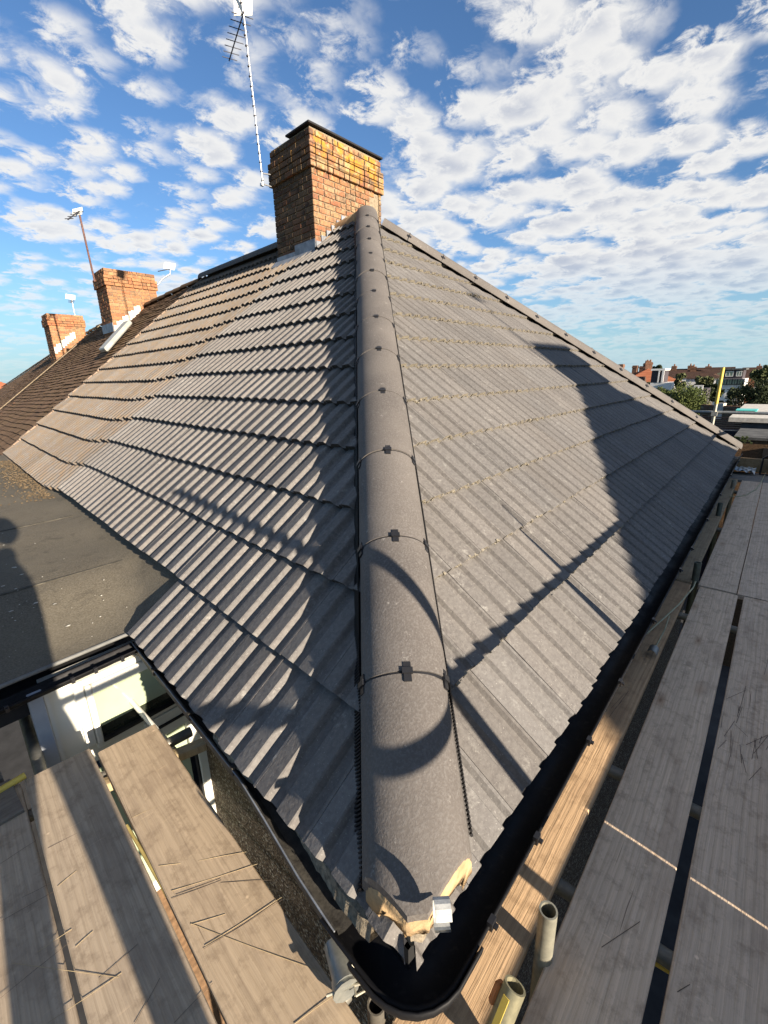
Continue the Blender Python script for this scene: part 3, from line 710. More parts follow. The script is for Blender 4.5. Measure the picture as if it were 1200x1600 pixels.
# old dirty gutter on the left, full of dirt
m = MB(); m.sweep([(-.052, .006), (-.05, -.03), (0, -.075), (.045, -.055), (.050, 0), (.044, .003), (.040, -.022), (.02, -.032), (-.02, -.030), (-.044, .0)], [lp(.17, .036, -.060), lp(.34, .026, -.058), lp(.56, .004, -.056), lp(.75, -.012, -.054), lp(1.4, -.018, -.052), lp(1.95, -.02, -.05)], [(NL, Z)]*6, 0, False, True)
og = m.build('old_gutter', M['oldgutter'], house)
for tt_ in (.80, 1.18, 1.6):
    m = MB(); m.box(lp(tt_, -.055, -.045), L*.02, NL*.095, Z*.006); m.box(lp(tt_, .030, -.07), L*.02, NL*.012, Z*.035); m.build('bracket', M['oldgutter'], og)
m = MB(); m.tube([lp(.17, .088, -.055), lp(.34, .078, -.053), lp(.56, .056, -.051), lp(.75, .040, -.049), lp(1.95, .032, -.045)], .0028, 6); m.build('rim', M['lead'], og)
# mortar fillet between tiles and gutter on the left
m = MB(); ts = np.linspace(.09, 1.0, 60)
m.sweep([(0, .0), (.020, -.008), (.030, -.05), (0, -.06)], [lp(t, -.015+.012*math.sin(9*t)+random.uniform(-.002, .002)+.024*(1-min(1, t/.6)), -.004+random.uniform(-.004, .004)) for t in ts], [(NL, Z)]*len(ts), 0, False, True)
m.build('verge_mortar', M['verge'], house)
# hip iron: curled galvanised strap at the foot of the cap
m = MB(); hp_ = onpl(691, 1430, hd*(S_END-.045), hd); vd = unit(hd); sd_ = unit(hn)
ring = []
for i in range(15):
    a_ = R(-60+i*19); ring.append(hp_+vd*-.030*math.sin(a_)*-1*.9+Z*(.034*math.cos(a_)))
for w_ in (0,):
    vs = []; 
    for p in ring: vs += [p-sd_*.016, p+sd_*.016]
    for p in [hp_+(q-hp_)*.86 for q in ring]: vs += [p-sd_*.016, p+sd_*.016]
    n = len(ring); fs = [(2*i, 2*i+1, 2*i+3, 2*i+2) for i in range(n-1)]+[(2*n+2*i+2, 2*n+2*i+3, 2*n+2*i+1, 2*n+2*i) for i in range(n-1)]
    fs += [(2*i, 2*i+2, 2*n+2*i+2, 2*n+2*i) for i in range(n-1)]+[(2*i+1, 2*n+2*i+1, 2*n+2*i+3, 2*i+3) for i in range(n-1)]
    m.add(vs, fs)
m.box(hp_-sd_*.012-Z*.034-vd*.0, sd_*.024, vd*.05-Z*.01, Z*.004)
m.build('hip_iron', M['iron'], house)

# ---- chimney of the main house
def chimney(parent, corner, wx, wy, zb, zt, z1, z2, mat, indiv=True, ax=X, ay=None, bl=.197, bh=.058, jt=.010, flip=False, hipped=None):
    """corner = near corner in plan, wx along +X, wy along L. z1..z2 projecting band"""
    ay = L if ay is None else ay
    ch = MB(); o = np.array([corner[0], corner[1], 0])
    def core(d, za, zb_): ch.box(o+ax*d+ay*d+Z*za, ax*(wx-2*d), ay*(wy-2*d), Z*(zb_-za))
    core(.012, zb-.4, z1); core(.016, z1, z2); core(.012, z2, zt-.012)
    cobj = ch.build('chimney', M['mortar'], parent)
    parts = []
    row = 0; z = zb-.35
    while z < zt-.03:
        proud = 0.0
        if z1-.01 <= z < z2-.01: proud = .033
        elif z >= z2-.01: proud = .004
        faces = [(o-ay*proud-ax*proud, ax, wx+2*proud, ay), (o-ax*proud-ay*proud, ay, wy+2*proud, ax)]
        faces2 = [(o+ay*(wy+proud)-ax*proud, ax, wx+2*proud, -ay), (o+ax*(wx+proud)-ay*proud, ay, wy+2*proud, -ax)]
        for fi, (oo, du, ln, dn) in enumerate(faces+faces2):
            s = 0.0; header = (row % 2 == 0); first = True
            while s < ln-.02:
                b_l = (bl if (row+fi) % 2 == 0 or not first else bl*.5); first = False
                if random.random() < .33: b_l = bl*.48
                b_l = min(b_l, ln-s)
                if ln-s-b_l < .05: b_l = ln-s
                cx_ = s
                pr_ = random.uniform(-.002, .004)
                dep = .05
                p = oo+du*(cx_+.001)-dn*pr_+Z*(z+random.uniform(-.001, .001))
                parts.append((fi, p, du*(b_l-jt), dn*dep, Z*bh, z, s, ln)); s += b_l
        z += bh+jt; row += 1
    return cobj, parts
ch_corner = (3.895, 4.452)
chim, bparts = chimney(house, ch_corner, 1.31, .895, 2.75, 4.19, 3.72, 3.985, M['brick'])
back = []; nb = 0; cand = []
def roof_z(p):
    return (p[0]*(-nL[0])-p[1]*nL[1])/nL[2]
for (fi, p, a_, b_, c_, z, s, ln) in bparts:
    if z > 4.12 and fi in (0, 1) and p@L > 5.28: continue
    if fi < 2:
        zr = roof_z(p+a_*.5)
        if z+.058 < zr-.05: continue
        if fi == 0 and z < 2.9 and p[0] > 4.6: continue
        cand.append((fi, p, a_, b_, c_))
    else: back.append((fi, p, a_, b_, c_))
brick_cache = {}
for i, (fi, p, a_, b_, c_) in enumerate(cand):
    key = (fi, round(float(np.linalg.norm(a_)), 2))
    if i < 296:
        if key not in brick_cache:
            mb = MB(); mb.box((0, 0, 0), a_, b_, c_); me = mb.mesh('brick', M['brick'])
            bm = bmesh.new(); bm.from_mesh(me); bmesh.ops.remove_doubles(bm, verts=bm.verts, dist=1e-5); bmesh.ops.bevel(bm, geom=bm.edges[:], offset=.005, segments=1, affect='EDGES'); bm.to_mesh(me); bm.free(); brick_cache[key] = me
        ob = link('brick', brick_cache[key], chim); ob.matrix_basis = Matrix.Translation(Vector(p))
    else: back.append((fi, p, a_, b_, c_))
mb = MB()
for (fi, p, a_, b_, c_) in back: mb.box(p, a_, b_, c_)
mb.build('brick', M['brick'], chim, kind='stuff')
o = np.array([*ch_corner, 0])
m = MB(); m.box(o-X*.035-L*.035+Z*4.192, X*1.37, L*.50, Z*.022); m.build('cap_slab', M['felt'], chim, bevel=.003)
m = MB(); 
for i in range(14):
    a_, b_ = random.uniform(.05, 1.2), random.uniform(.52, .82); m.box(o+X*a_+L*b_+Z*(4.12), X*random.uniform(.05, .12), L*random.uniform(.05, .1), Z*random.uniform(.02, .06))
m.build('broken_flaunching', M['mortar'], chim, kind='stuff')
# thin wires round the head
m = MB()
for zz_, rr_ in ((4.0, .0025), (3.86, .0025)):
    m.tube([o-X*.045-L*.045+Z*zz_, o+X*.6-L*.047+Z*(zz_-.02), o+X*1.35-L*.045+Z*(zz_+.0)], rr_, 5)
m.build('wire', M['darkline'], chim)
# lead flashing
m = MB()
for (s0, s1) in ((-.01, .45), (.46, .90)):
    m.box(o+L*s0-X*.010+Z*2.7, L*(s1-s0), X*-.006, Z*(.20 if s0 > .1 else .27))
m.build('lead_flashing', M['lead'], chim)
m = MB()
for i in range(6):
    xx = i*.095; zt_ = roof_z(o+X*xx)+.17
    m.box(o+X*xx-L*.012+Z*(zt_-.30), X*.10, L*-.005-X*0, Z*(.27+.0*i))
m.build('stepped_flashing', M['lead'], chim)
m = MB(); m.box(o-X*.10-L*.04+Z*(roof_z(o-X*.10)+.03), L*1.0, X*.1+Z*.095, nL*.008); m.build('apron_flashing', M['lead'], chim)
m = MB()
for i in range(11):
    xx = .0+i*.05; m.box(o+X*xx-L*.05+Z*(roof_z(o+X*xx-L*.05)+.0), X*.052+Z*.035, L*.045, Z*(.05+random.uniform(0, .03)))
m.build('mortar_fillet', M['bed'], chim)

# ---- flat roof over the bay
def flat_z(y, o_):
    return .015+.15*sstep((y-1.93)/.75)
m = MB(); xs = np.linspace(0, 1, 26); ys = np.concatenate([np.linspace(1.93, 2.7, 14), np.linspace(2.8, 9.0, 30)])
idx = {}; vs = []
for j, yy in enumerate(ys):
    xin = L[0]*yy/L[1]+.30; xo = -3.2
    for i, f in enumerate(xs):
        x_ = xin+(xo-xin)*f**1.3; zz = flat_z(yy, 0)+.006*math.sin(3*x_+1.3*yy)+.004*math.sin(7*yy+2*x_)
        # seams
        for sy in (2.62, 3.35, 4.3, 6.05):
            zz += .010*math.exp(-((yy-sy-.04*math.sin(1.7*x_))/.035)**2)*0
        zz = max(zz, min(.26, (-nL[0]*x_-nL[1]*yy)/nL[2]-.0)) if f < .2 else zz
        vs.append((x_, yy, zz))
nx = len(xs); fs = [(j*nx+i, (j+1)*nx+i, (j+1)*nx+i+1, j*nx+i+1) for j in range(len(ys)-1) for i in range(nx-1)]
m.add(vs, fs, 0, True); froof = m.build('flat_roof', M['feltroof'], house)
m = MB(); m.box((-3.2, 1.96, -.20), (3.3, 0, 0), (0, 7.1, 0), (0, 0, .12)); m.build('flat_roof_deck', M['dark_inside'], house)
for sy in (2.62, 4.1):
    m = MB(); pts_ = [np.array([L[0]*sy+.28+(-3.2-.28)*f, sy+.05*math.sin(3*f+sy)+.10*f, flat_z(sy+.05*math.sin(3*f+sy)+.10*f, 0)+.001+.006*math.sin(3*(L[0]*sy+.28+(-3.2-.28)*f)+1.3*sy)]) for f in np.linspace(0, 1, 24)]
    m.sweep([(-.012, -.004), (-.009, .0012), (.009, .0012), (.012, -.004)], pts_, [(Y, Z)]*len(pts_), 0, False); m.build('felt_lap', M['felt_seam'], house)
# paint flecks lying on the felt
m = MB()
for i in range(170):
    while True:
        x_ = random.uniform(-1.2, .25); yy = abs(random.gauss(0, .5))+2.1
        if random.random() < .35: yy = random.uniform(2.0, 4.6)
        if x_ < L[0]*yy+.2: break
    r_ = random.choice([.003, .004, .005, .007, .012])*random.uniform(.5, 1); zz = flat_z(yy, 0)+.011
    k_ = random.randint(4, 6); ph = random.random()*6
    m.add([(x_+r_*(1+.4*random.random())*math.cos(ph+6.283*a/k_), yy+r_*.7*math.sin(ph+6.283*a/k_), zz+random.uniform(0, .002)) for a in range(k_)]+[(x_, yy, zz+.004)], [(a, (a+1) % k_, k_) for a in range(k_)])
m.build('paint_flecks', M['fleck'], house, kind='stuff')
# brown debris strip by the tan tiles
m = MB()
for i in range(1500):
    yy = random.uniform(4.9, 8.3); x_ = L[0]*yy+.22-abs(random.gauss(0, .16))
    s_ = random.uniform(.004, .018); m.box((x_, yy, flat_z(yy, 0)+.008), (s_, random.uniform(-.01, .01), 0), (0, s_, 0), (0, 0, s_*.5))
m.build('moss_debris', M['soil'], house, kind='stuff')
# gutter of the flat roof (black, with clips), trim
YB = 1.895
m = MB(); m.sweep(arc_prof(.040), [np.array([.155, YB, -.045]), np.array([-1.6, YB, -.075])], [(-Y, Z)]*2, 0, True, True); bg_ = m.build('bay_gutter', M['black'], house)
for xx in (.06, -.06, -.155, -.40, -.8, -1.2):
    m = MB(); m.box((xx-.007, YB-.062, -.068), (.014, 0, 0), (0, .015, 0), (0, 0, .028)); m.box((xx-.004, YB-.070, -.052), (.008, 0, 0), (0, .03, 0), (0, 0, .006)); m.build('bracket', M['clip'], bg_)
m = MB(); m.tube([(.16, 1.925, .018), (-1.6, 1.925, .0)], .010, 8); m.build('drip_trim', simple('grey_felt_drip', (.16, .16, .15), .6, bump=0), house)
# bay side wall: uPVC panels and windows in the plane y = 1.95
BY = 1.95
def bbox(name, x0, x1, z0, z1, d, mat, parent, y0=BY, bevel=0): 
    m = MB(); m.abox(x0, x1, y0-d, y0, z0, z1); return m.build(name, mat, parent, bevel=bevel)
bbox('upvc_panel', -.262, .46, -.75, -.06, .0, M['upvc'], house) if False else None
m = MB(); m.abox(-.262, .50, BY, BY+.05, -.62, -.065); m.build('bay_wall', M['upvc'], house)
m = MB(); m.abox(-.262, .50, BY, BY+.05, -4.98, -1.60); m.build('bay_wall', M['render_brown'], house)
m = MB(); m.abox(-.262, -.14, BY, BY+.05, -1.60, -.62); m.build('bay_wall', M['upvc'], house)
bbox('fascia_board', -.262, .30, -.118, -.062, .012, M['upvc'], house, bevel=.003)
bbox('corner_post', -.322, -.264, -1.6, -.075, .035, M['grey_trim'], house, bevel=.004)
bbox('post_bead', -.262, -.245, -1.6, -.085, .022, M['upvc'], house)
# upper window
win = bbox('window', -.150, -.108, -.500, -.125, .030, M['upvc'], house, bevel=.004)
for (n_, x0, x1, z0, z1) in (('frame', -.108, .36, -.158, -.125), ('frame', -.108, .36, -.535, -.500)):
    bbox(n_, x0, x1, z0, z1, .030, M['upvc'], win, bevel=.004)
bbox('sash', -.106, -.078, -.498, -.16, .046, M['upvc'], win, bevel=.006); bbox('sash', -.077, .33, -.215, -.16, .046, M['upvc'], win, bevel=.006)
bbox('pane', -.078, .335, -.425, -.215, .018, M['glass'], win)
bbox('pane', -.078, .335, -.496, -.425, .016, simple('dark_reflecting_glass', (.03, .035, .025), .05, bump=0, spec=.9), win)
bbox('seal', -.08, .345, -.500, -.492, .05, M['dark_trim'], win)
# lower window rails
win2 = bbox('window', .12, .372, -.600, -.538, .034, M['upvc'], house, bevel=.004)
bbox('frame', .12, .372, -.668, -.606, .046, M['upvc'], win2, bevel=.005); bbox('seal', .12, .35, -.606, -.600, .05, M['dark_trim'], win2)
bbox('pane', -.14, .33, -1.60, -.668, .010, M['glass'], win2)
bbox('mullion', .335, .372, -.84, -.668, .036, M['upvc'], win2)
bbox('jamb', .372, .440, -1.50, -.668, .040, M['upvc'], win2, bevel=.004); bbox('jamb', .442, .49, -1.50, -.62, .060, M['upvc'], win2, bevel=.004)
bbox('seal', .362, .371, -1.50, -.86, .03, M['dark_trim'], win2)
bbox('sill', .25, .505, -1.60, -1.50, .10, M['upvc'], win2, bevel=.008)
bbox('sill', -.30, .25, -1.60, -1.52, .10, M['upvc'], win2, bevel=.008)

# ================================================================== NEIGHBOUR HOUSES of the terrace
def plain_roof(parent, t0, t1, dz0, dz1, mat, gauge=.112, tw=.165):
    parts = []; slope = np.linalg.norm(A[:2]@np.array([NL[0], NL[1]]))
    nrow = int((A[2]/vL[2])/gauge)
    for k in range(nrow):
        s = k*gauge; nt = int((t1-t0)/tw)+1; wav = random.uniform(-.008, .008)
        for j in range(nt):
            ta = t0+j*tw+(tw/2 if k % 2 else 0); tb = min(ta+tw-.004, t1)
            if ta > t1-.03: continue
            f = (ta-t0)/(t1-t0); dz = dz0+(dz1-dz0)*f
            sag = -.05*math.sin(math.pi*f)
            sl = random.gauss(0, .004)+wav+.012*math.sin(ta*1.7+k*.4); lift = max(0, random.gauss(.004, .004))
            o_ = L*ta+vL*(s+sl)+nL*(.028+lift+sag*.3)+Z*dz
            u_ = L*(tb-ta); v_ = vL*(gauge+.03)-nL*.022
            o2 = o_
            vs = [o2, o2+u_, o2+u_+v_, o2+v_, o2-nL*.014, o2+u_-nL*.014]
            parts.append(([tuple(q) for q in vs], [(0, 3, 2, 1), (0, 1, 5, 4)], (random.random(),)*3+(1,)))
    ob = join_tinted('roof_tile', parts, mat, parent, kind='stuff')
    m = MB()
    n0, n1 = nL*-.03+Z*dz0, nL*-.03+Z*dz1
    At0 = A-L*(A@L)
    m.add([L*t0+n0, L*t1+n1, At0+L*t1+n1, At0+L*t0+n0], [(0, 3, 2, 1)])
    bk0 = At0+L*t0+n0; bk1 = At0+L*t1+n1
    m.add([bk0, bk1, bk1+X*4.3-Z*3.2, bk0+X*4.3-Z*3.2], [(0, 3, 2, 1)])
    m.build('roof_underlay', M['dark_inside'], parent)
    m = MB(); pts_ = []
    nn = int((t1-t0)/.45)
    for i in range(nn):
        ta = t0+i*(t1-t0)/nn; tb = ta+(t1-t0)/nn-.012; f = (ta-t0)/(t1-t0)
        P_ = At0+Z*(dz0+(dz1-dz0)*f+random.uniform(-.006, .006)-.02)
        c_ = cap_solid(P_, L, X, Z, ta, tb, w=.11, h=.09); m.add(c_.v, c_.f, 0, True)
    m.build('ridge_tile', mat, parent)
    for (oo_, ) in ((.3,),):
        w_ = MB(); w_.box(L*t0-NL*.3+Z*(ZG), L*(t1-t0-.02), -NL*.2, Z*(-ZG-.2+min(dz0, dz1))); w_.build('wall', M['pebble'], parent)
def far_chimney(parent, corner, wx, wy, zb, zt, zb1, zb2):
    cobj, parts = chimney(parent, corner, wx, wy, zb, zt, zb1, zb2, None, bl=.215, bh=.062, jt=.012)
    pts_ = []
    for (fi, p, a_, b_, c_, z, s, ln) in parts:
        mb = MB(); mb.box(p, a_, b_, c_); t_ = random.random(); pts_.append((mb.v, mb.f, (t_, t_, t_, 1)))
    join_tinted('brick', pts_, M['brick_far'], cobj, kind='stuff')
    return cobj
n1 = empty('terraced_house', lp(12.7, 0, ZG), 'middle terraced house with brown plain tiled roof and the nearer orange brick chimney', 'house', 'neighbouring terraced houses')
plain_roof(n1, TE+.02, 16.35, -.0, -.20, M['plain'])
c2 = far_chimney(n1, (4.12, 11.93), 1.15, .88, 2.3, 3.76, 3.38, 3.62)
m = MB(); m.box(np.array([4.11, 11.91, 2.42]), L*.92, X*-.01, Z*.2); m.build('lead_flashing', M['lead'], c2)
m = MB()
for i in range(9):
    xx = i*.075; m.box(np.array([4.12+xx, 11.925, 2.36+xx*.80]), X*.08, L*-.03, Z*(.20+.03*(i % 2)))
m.build('cement_flashing', M['whitecem'], c2)
n2 = empty('terraced_house', lp(20, 0, ZG), 'third terraced house along the row under brown tiles with the smaller orange chimney', 'house', 'neighbouring terraced houses')
plain_roof(n2, 16.45, 24, -.20, -.62, M['plain'])
c3 = far_chimney(n2, (4.43, 17.84), 1.02, .9, 2.0, 3.42, 3.05, 3.26)
m = MB()
for i in range(9):
    xx = i*.075; m.box(np.array([4.43+xx, 17.835, 2.2+xx*.80]), X*.08, L*-.03, Z*(.20+.03*(i % 2)))
m.build('cement_flashing', M['whitecem'], c3)
n3 = empty('terraced_house', lp(33, 0, ZG), 'farthest terraced houses of the row, brown roof dropping away', 'house', 'neighbouring terraced houses')
plain_roof(n3, 24.05, 46, -.62, -2.1, M['plain'], .16, .3)
# pale line between the two roofs, lead roll on n1
m = MB(); At0 = A-L*(A@L)
m.tube([L*16.4+nL*.07+Z*-.2, At0+L*16.4+nL*.07+Z*-.2], .011, 6); m.build('party_line_mortar', M['mortar'], n1)
m = MB(); pv = lp(11.15, 0, 0); s0 = 2.30/vL[2]*.0
P_a = onpl(160, 550, np.array([0, 0, .10]), nL); P_b = onpl(199, 506, np.array([0, 0, .10]), nL)
dd = P_b-P_a; m.box(P_a-L*.33-nL*.02, dd, L*.42, nL*.09); m.build('vent_cover', simple('pale_grey_metal_cover', (.42, .42, .38), .6, .2, .15, 5), n1, bevel=.02)
# tan end line: mortar pieces
m = MB()
for k in range(1, 15):
    for q in range(3):
        s = (k+q/3)*GL; m.box(L*(TE-.03)+vL*s+nL*.02, L*.07, vL*.10, nL*random.uniform(.012, .035))
m.build('bonding_mortar', simple('pinkish_mortar', (.34, .24, .17), .95, var=.3, scale=20), house, kind='stuff')
# distant hipped red roof at the left edge
def simple_house(name, c, yaw, lx, ly, h_e, h_r, wallm, roofm, label, cat='house', group=None, hip=True, wins=0, chim=(), zg=ZG, gauge=.28):
    e = empty(name, (c[0], c[1], zg), label, cat, group)
    ux = np.array([math.cos(yaw), math.sin(yaw), 0]); uy = np.array([-ux[1], ux[0], 0]); o_ = np.array([c[0], c[1], 0])
    m = MB(); m.box(o_-ux*lx/2-uy*ly/2+Z*zg, ux*lx, uy*ly, Z*(h_e-zg)); m.build('wall', wallm, e)
    ov = .3; a_ = [o_-ux*(lx/2+ov)-uy*(ly/2+ov)+Z*h_e, o_+ux*(lx/2+ov)-uy*(ly/2+ov)+Z*h_e, o_+ux*(lx/2+ov)+uy*(ly/2+ov)+Z*h_e, o_-ux*(lx/2+ov)+uy*(ly/2+ov)+Z*h_e]
    ins = (ly/2+ov) if hip else 0
    r0 = o_-ux*(lx/2+ov-ins)+Z*h_r; r1 = o_+ux*(lx/2+ov-ins)+Z*h_r
    parts = []
    def quadstrips(P0, P1, Q0, Q1):    # eave P0-P1, ridge Q0-Q1, rows of overlapping courses
        Ln = np.linalg.norm((Q0+Q1)/2-(P0+P1)/2); n_ = max(3, int(Ln/gauge)); nn_ = unit(np.cross(P1-P0, (Q0+Q1)/2-(P0+P1)/2))
        if nn_[2] < 0: nn_ = -nn_
        for i in range(n_):
            f0, f1 = i/n_, (i+1)/n_; A0 = P0+(Q0-P0)*f0; A1 = P1+(Q1-P1)*f0; B0 = P0+(Q0-P0)*f1; B1 = P1+(Q1-P1)*f1
            nseg_ = max(1, int(np.linalg.norm(A1-A0)/.9))
            for j in range(nseg_):
                g0, g1 = j/nseg_, (j+1)/nseg_; a0 = A0+(A1-A0)*g0+nn_*.05; a1 = A0+(A1-A0)*g1+nn_*.05; b0 = B0+(B1-B0)*g0+nn_*.01; b1 = B0+(B1-B0)*g1+nn_*.01
                t_ = random.random(); parts.append(([tuple(a0), tuple(a1), tuple(b1), tuple(b0), tuple(a0-nn_*.045), tuple(a1-nn_*.045)], [(0, 1, 2, 3), (4, 5, 1, 0)], (t_, t_, t_, 1)))
    quadstrips(a_[0], a_[1], r0, r1); quadstrips(a_[2], a_[3], r1, r0)
    if hip: quadstrips(a_[1], a_[2], r1, r1); quadstrips(a_[3], a_[0], r0, r0)
    join_tinted('roof', parts, roofm, e)
    if not hip:
        m = MB()
        for (p, q, r) in ((a_[0], a_[3], r0), (a_[2], a_[1], r1)):
            dx = (o_-(p+q)/2); dx[2] = 0; dx = unit(dx)*ov*.9; m.add([p+dx, q+dx, r+dx-Z*.06], [(0, 1, 2)])
        m.build('gable', wallm, e)
    m = MB(); m.tube([r0+Z*.04, r1+Z*.04], .12, 6) if np.linalg.norm(r1-r0) > .1 else None
    if m.v: m.build('ridge_tile', roofm, e)
    for (f, sy, w_, hh) in chim:
        p = r0+(r1-r0)*f; m = MB(); 
        base = p-ux*w_/2-uy*.45; m.box(base-Z*1.0, ux*w_, uy*.9, Z*(1.0+hh)); m.box(base-ux*.05-uy*.05+Z*(hh-.35), ux*(w_+.1), uy*1.0, Z*.22); cobj = m.build('chimney', M['brick_dark'], e)
        m = MB()
        for q in range(2): m.tube([base+ux*w_*.5+uy*(.25+.4*q)+Z*hh, base+ux*w_*.5+uy*(.25+.4*q)+Z*(hh+.35)], [.12, .10], 8)
        m.build('chimney_pot', M['brick_dark'], cobj)
    return e, o_, ux, uy
def add_window(e, P, u_, nrm, w_, h_, fm=None):
    m = MB(); P = np.asarray(P, float); fm = fm or M['upvc']
    for (a0, a1, z0, z1) in ((-w_/2-.06, w_/2+.06, -h_/2-.07, -h_/2), (-w_/2-.06, w_/2+.06, h_/2, h_/2+.06), (-w_/2-.06, -w_/2, -h_/2, h_/2), (w_/2, w_/2+.06, -h_/2, h_/2), (-.03, .03, -h_/2, h_/2)):
        m.box(P+u_*a0+Z*z0, u_*(a1-a0), Z*(z1-z0), nrm*.06)
    f = m.build('window', fm, e)
    m = MB(); m.box(P-u_*w_/2-Z*h_/2, u_*w_, Z*h_, nrm*.02); m.build('pane', M['glass'], f)
    return f
p_ = onpl(3, 590, lp(60, 0, 0), L); simple_house('hipped_house', (p_[0]-2, p_[1]), .1, 11, 9, -.9, 1.9, M['redbrickwall'], M['plain_red'], 'distant hipped house with red tiled roof at the far left beyond the terrace', hip=True)

# ---- aerials
def yagi(name, mast, boom_a, boom_b, n_el, el_len, label, plate=None, mast_r=.012, matm=None, matb=None, spiral=False, el_dir=None):
    e = empty(name, mast[0], label, 'aerial')
    m = MB(); m.tube(mast, mast_r, 8, hollow=.8); mo = m.build('mast', matm or M['alu'], e)
    if spiral:
        for k in range(20):
            f = (k+.5)/20; p = mast[0]*(1-f)+mast[-1]*f; q = mast[0]*(1-f-.006)+mast[-1]*(f+.006)
            w_ = MB(); w_.tube([p, q], mast_r*1.25, 8); w_.build('tape_band', M['aerial_dark'], mo)
    m = MB(); m.tube([boom_a, boom_b], mast_r*.62, 6); m.build('boom', matb or M['aerial_dark'], e)
    ed = el_dir if el_dir is not None else unit(np.cross(np.asarray(boom_b)-np.asarray(boom_a), Z))
    for k in range(n_el):
        f = (k+.6)/n_el; p = boom_a*(1-f)+boom_b*f; l_ = el_len*(1-.25*f)
        m = MB(); m.tube([p-ed*l_/2, p+ed*l_/2], mast_r*.38, 5); m.build('element', matb or M['aerial_dark'], e)
    if plate is not None:
        (pc, pu, pv) = plate
        m = MB(); nn_ = unit(np.cross(pu, pv))
        m.box(pc-pu/2-pv/2, pu, pv, nn_*.006); pl = m.build('reflector', M['aerial_white'], e)
        for k in range(4):
            m = MB(); m.box(pc-pu*.5-pv*(.42-.24*k)-nn_*.006, pu, pv*.035, nn_*.004); m.build('slat', M['alu'], pl)
    return e
my = 5.3
ma = onpl(411, 290, Y*my, Y); mb_ = onpl(381, 26, Y*my, Y); mc = onpl(374, -20, Y*my, Y)
ba = onpl(381, 18, Y*(my-.03), Y); bb = onz(358, 95, ba[2]-.02); bb = ba+unit(bb-ba)*min(.95, np.linalg.norm(bb-ba))
ae = yagi('tv_aerial', [ma, mb_, mc], ba, bb, 8, .26, 'tall TV aerial on a banded silver mast fixed to the large lichened chimney',
     plate=(onpl(380, 12, Y*(my+.02), Y), cr*.22, cu*.20), mast_r=.013, spiral=True)
m = MB(); m.tube([ma+Z*.02, np.array([3.92, my, ma[2]+.02])], .008, 6); m.tube([ma+Z*.14, np.array([3.92, my, ma[2]+.16])], .008, 6); m.box(ma+Z*.0-X*.02, X*.04, Y*.04, Z*.03); m.build('wall_bracket', M['alu'], ae)
# stub bracket on the far side of the chimney
e = empty('aerial_bracket', (5.22, 4.75, 3.85), 'small dark leftover aerial bracket on the right side of the large chimney', 'bracket')
m = MB(); p = np.array([5.22, 4.6, 3.83]); m.tube([p, p+np.array([.11, -.02, .02])], .008, 6); m.tube([p+np.array([.02, 0, -.11]), p+np.array([.13, -.03, -.13])], .008, 6); m.build('arm', M['darkline'], e)
m = MB(); m.tube([p+np.array([.10, -.03, -.16]), p+np.array([.10, -.02, .10])], .006, 6); m.tube([p+np.array([.05, -.03, .03]), p+np.array([.12, .0, .08])], .006, 6); m.build('clamp', M['galv'], e)
# second aerial (tall rusty pole) on chimney 2
y2 = 12.4
q0 = onpl(148, 440, Y*y2, Y); q1 = onpl(123, 330, Y*y2, Y)
yagi('tv_aerial', [q0, q1], onpl(125, 329, Y*y2, Y), onpl(106, 343, Y*(y2-.3), Y), 4, .25, 'TV aerial on a thin rusty pole left of the nearer orange chimney',
     plate=(onpl(121, 331, Y*(y2+.02), Y), cr*.22+cu*.05, cu*.16), mast_r=.022, matm=M['rust'])
y3 = 11.9
b0 = onpl(246, 446, Y*y3, Y); b1_ = onpl(253, 436, Y*y3, Y); b2_ = onpl(266, 428, Y*y3, Y); b3_ = onpl(266, 420, Y*y3, Y)
yagi('tv_aerial', [b0, b1_, b2_, b3_], b3_, onpl(247, 424, Y*(y3-.25), Y), 3, .12, 'small white panel aerial on a cranked arm right of the nearer orange chimney',
     plate=(onpl(265, 416, Y*y3, Y), cr*.28-cu*.05, cu*.16+cr*.03), mast_r=.018)
y4 = 18.3
b0 = onpl(117, 493, Y*y4, Y); b1_ = onpl(112, 468, Y*y4, Y)
yagi('tv_aerial', [b0, b1_], b1_, onpl(111, 473, Y*(y4-.6), Y), 3, .2, 'small white aerial on a short mast above the smaller orange chimney',
     plate=(onpl(110, 464, Y*y4, Y), cr*.32-cu*.05, cu*.16), mast_r=.02)

# ================================================================== SCAFFOLD
def board(x_axis, o_, length, width, tint, label, th=.036, name='scaffold_board', zrot=0.0, group='scaffold boards of the deck', up=Z, bands=True, rough_end=0):
    """board as one mesh with slightly eased edges, local X along the grain"""
    xa = unit(x_axis); up = unit(up); ya = np.cross(up, xa)
    m = MB(); nx_ = max(2, int(length/.4)); vs = []; 
    e_ = .004
    prof = [(0, -th), (0, -e_), (e_, 0), (width*.25, .0008), (width*.5, .0015), (width*.75, .0008), (width-e_, 0), (width, -e_), (width, -th)]
    for i in range(nx_+1):
        s_ = length*i/nx_; wv_ = .0015*math.sin(s_*2.1+o_[0]*3+o_[1]*5)
        ch = (.0 if 0 < i < nx_ else 0)
        for k_, (a_, b_) in enumerate(prof): vs.append((s_, a_+.0012*math.sin(3*s_+k_), b_+wv_))
    n_ = len(prof); fs = []
    for i in range(nx_):
        for k_ in range(n_):
            k2 = (k_+1) % n_; fs.append((i*n_+k2, i*n_+k_, (i+1)*n_+k_, (i+1)*n_+k2))
    fs += [tuple(range(n_)), tuple(range((nx_+1)*n_-1, nx_*n_-1, -1))]
    m.add(vs, fs)
    me = m.mesh(name, M['wood']); ob = link(name, me)
    ob.matrix_basis = frame_mat(o_, xa, ya, up); ob.color = (*tint, 1)
    tag(ob, label, 'scaffold board', group); return ob
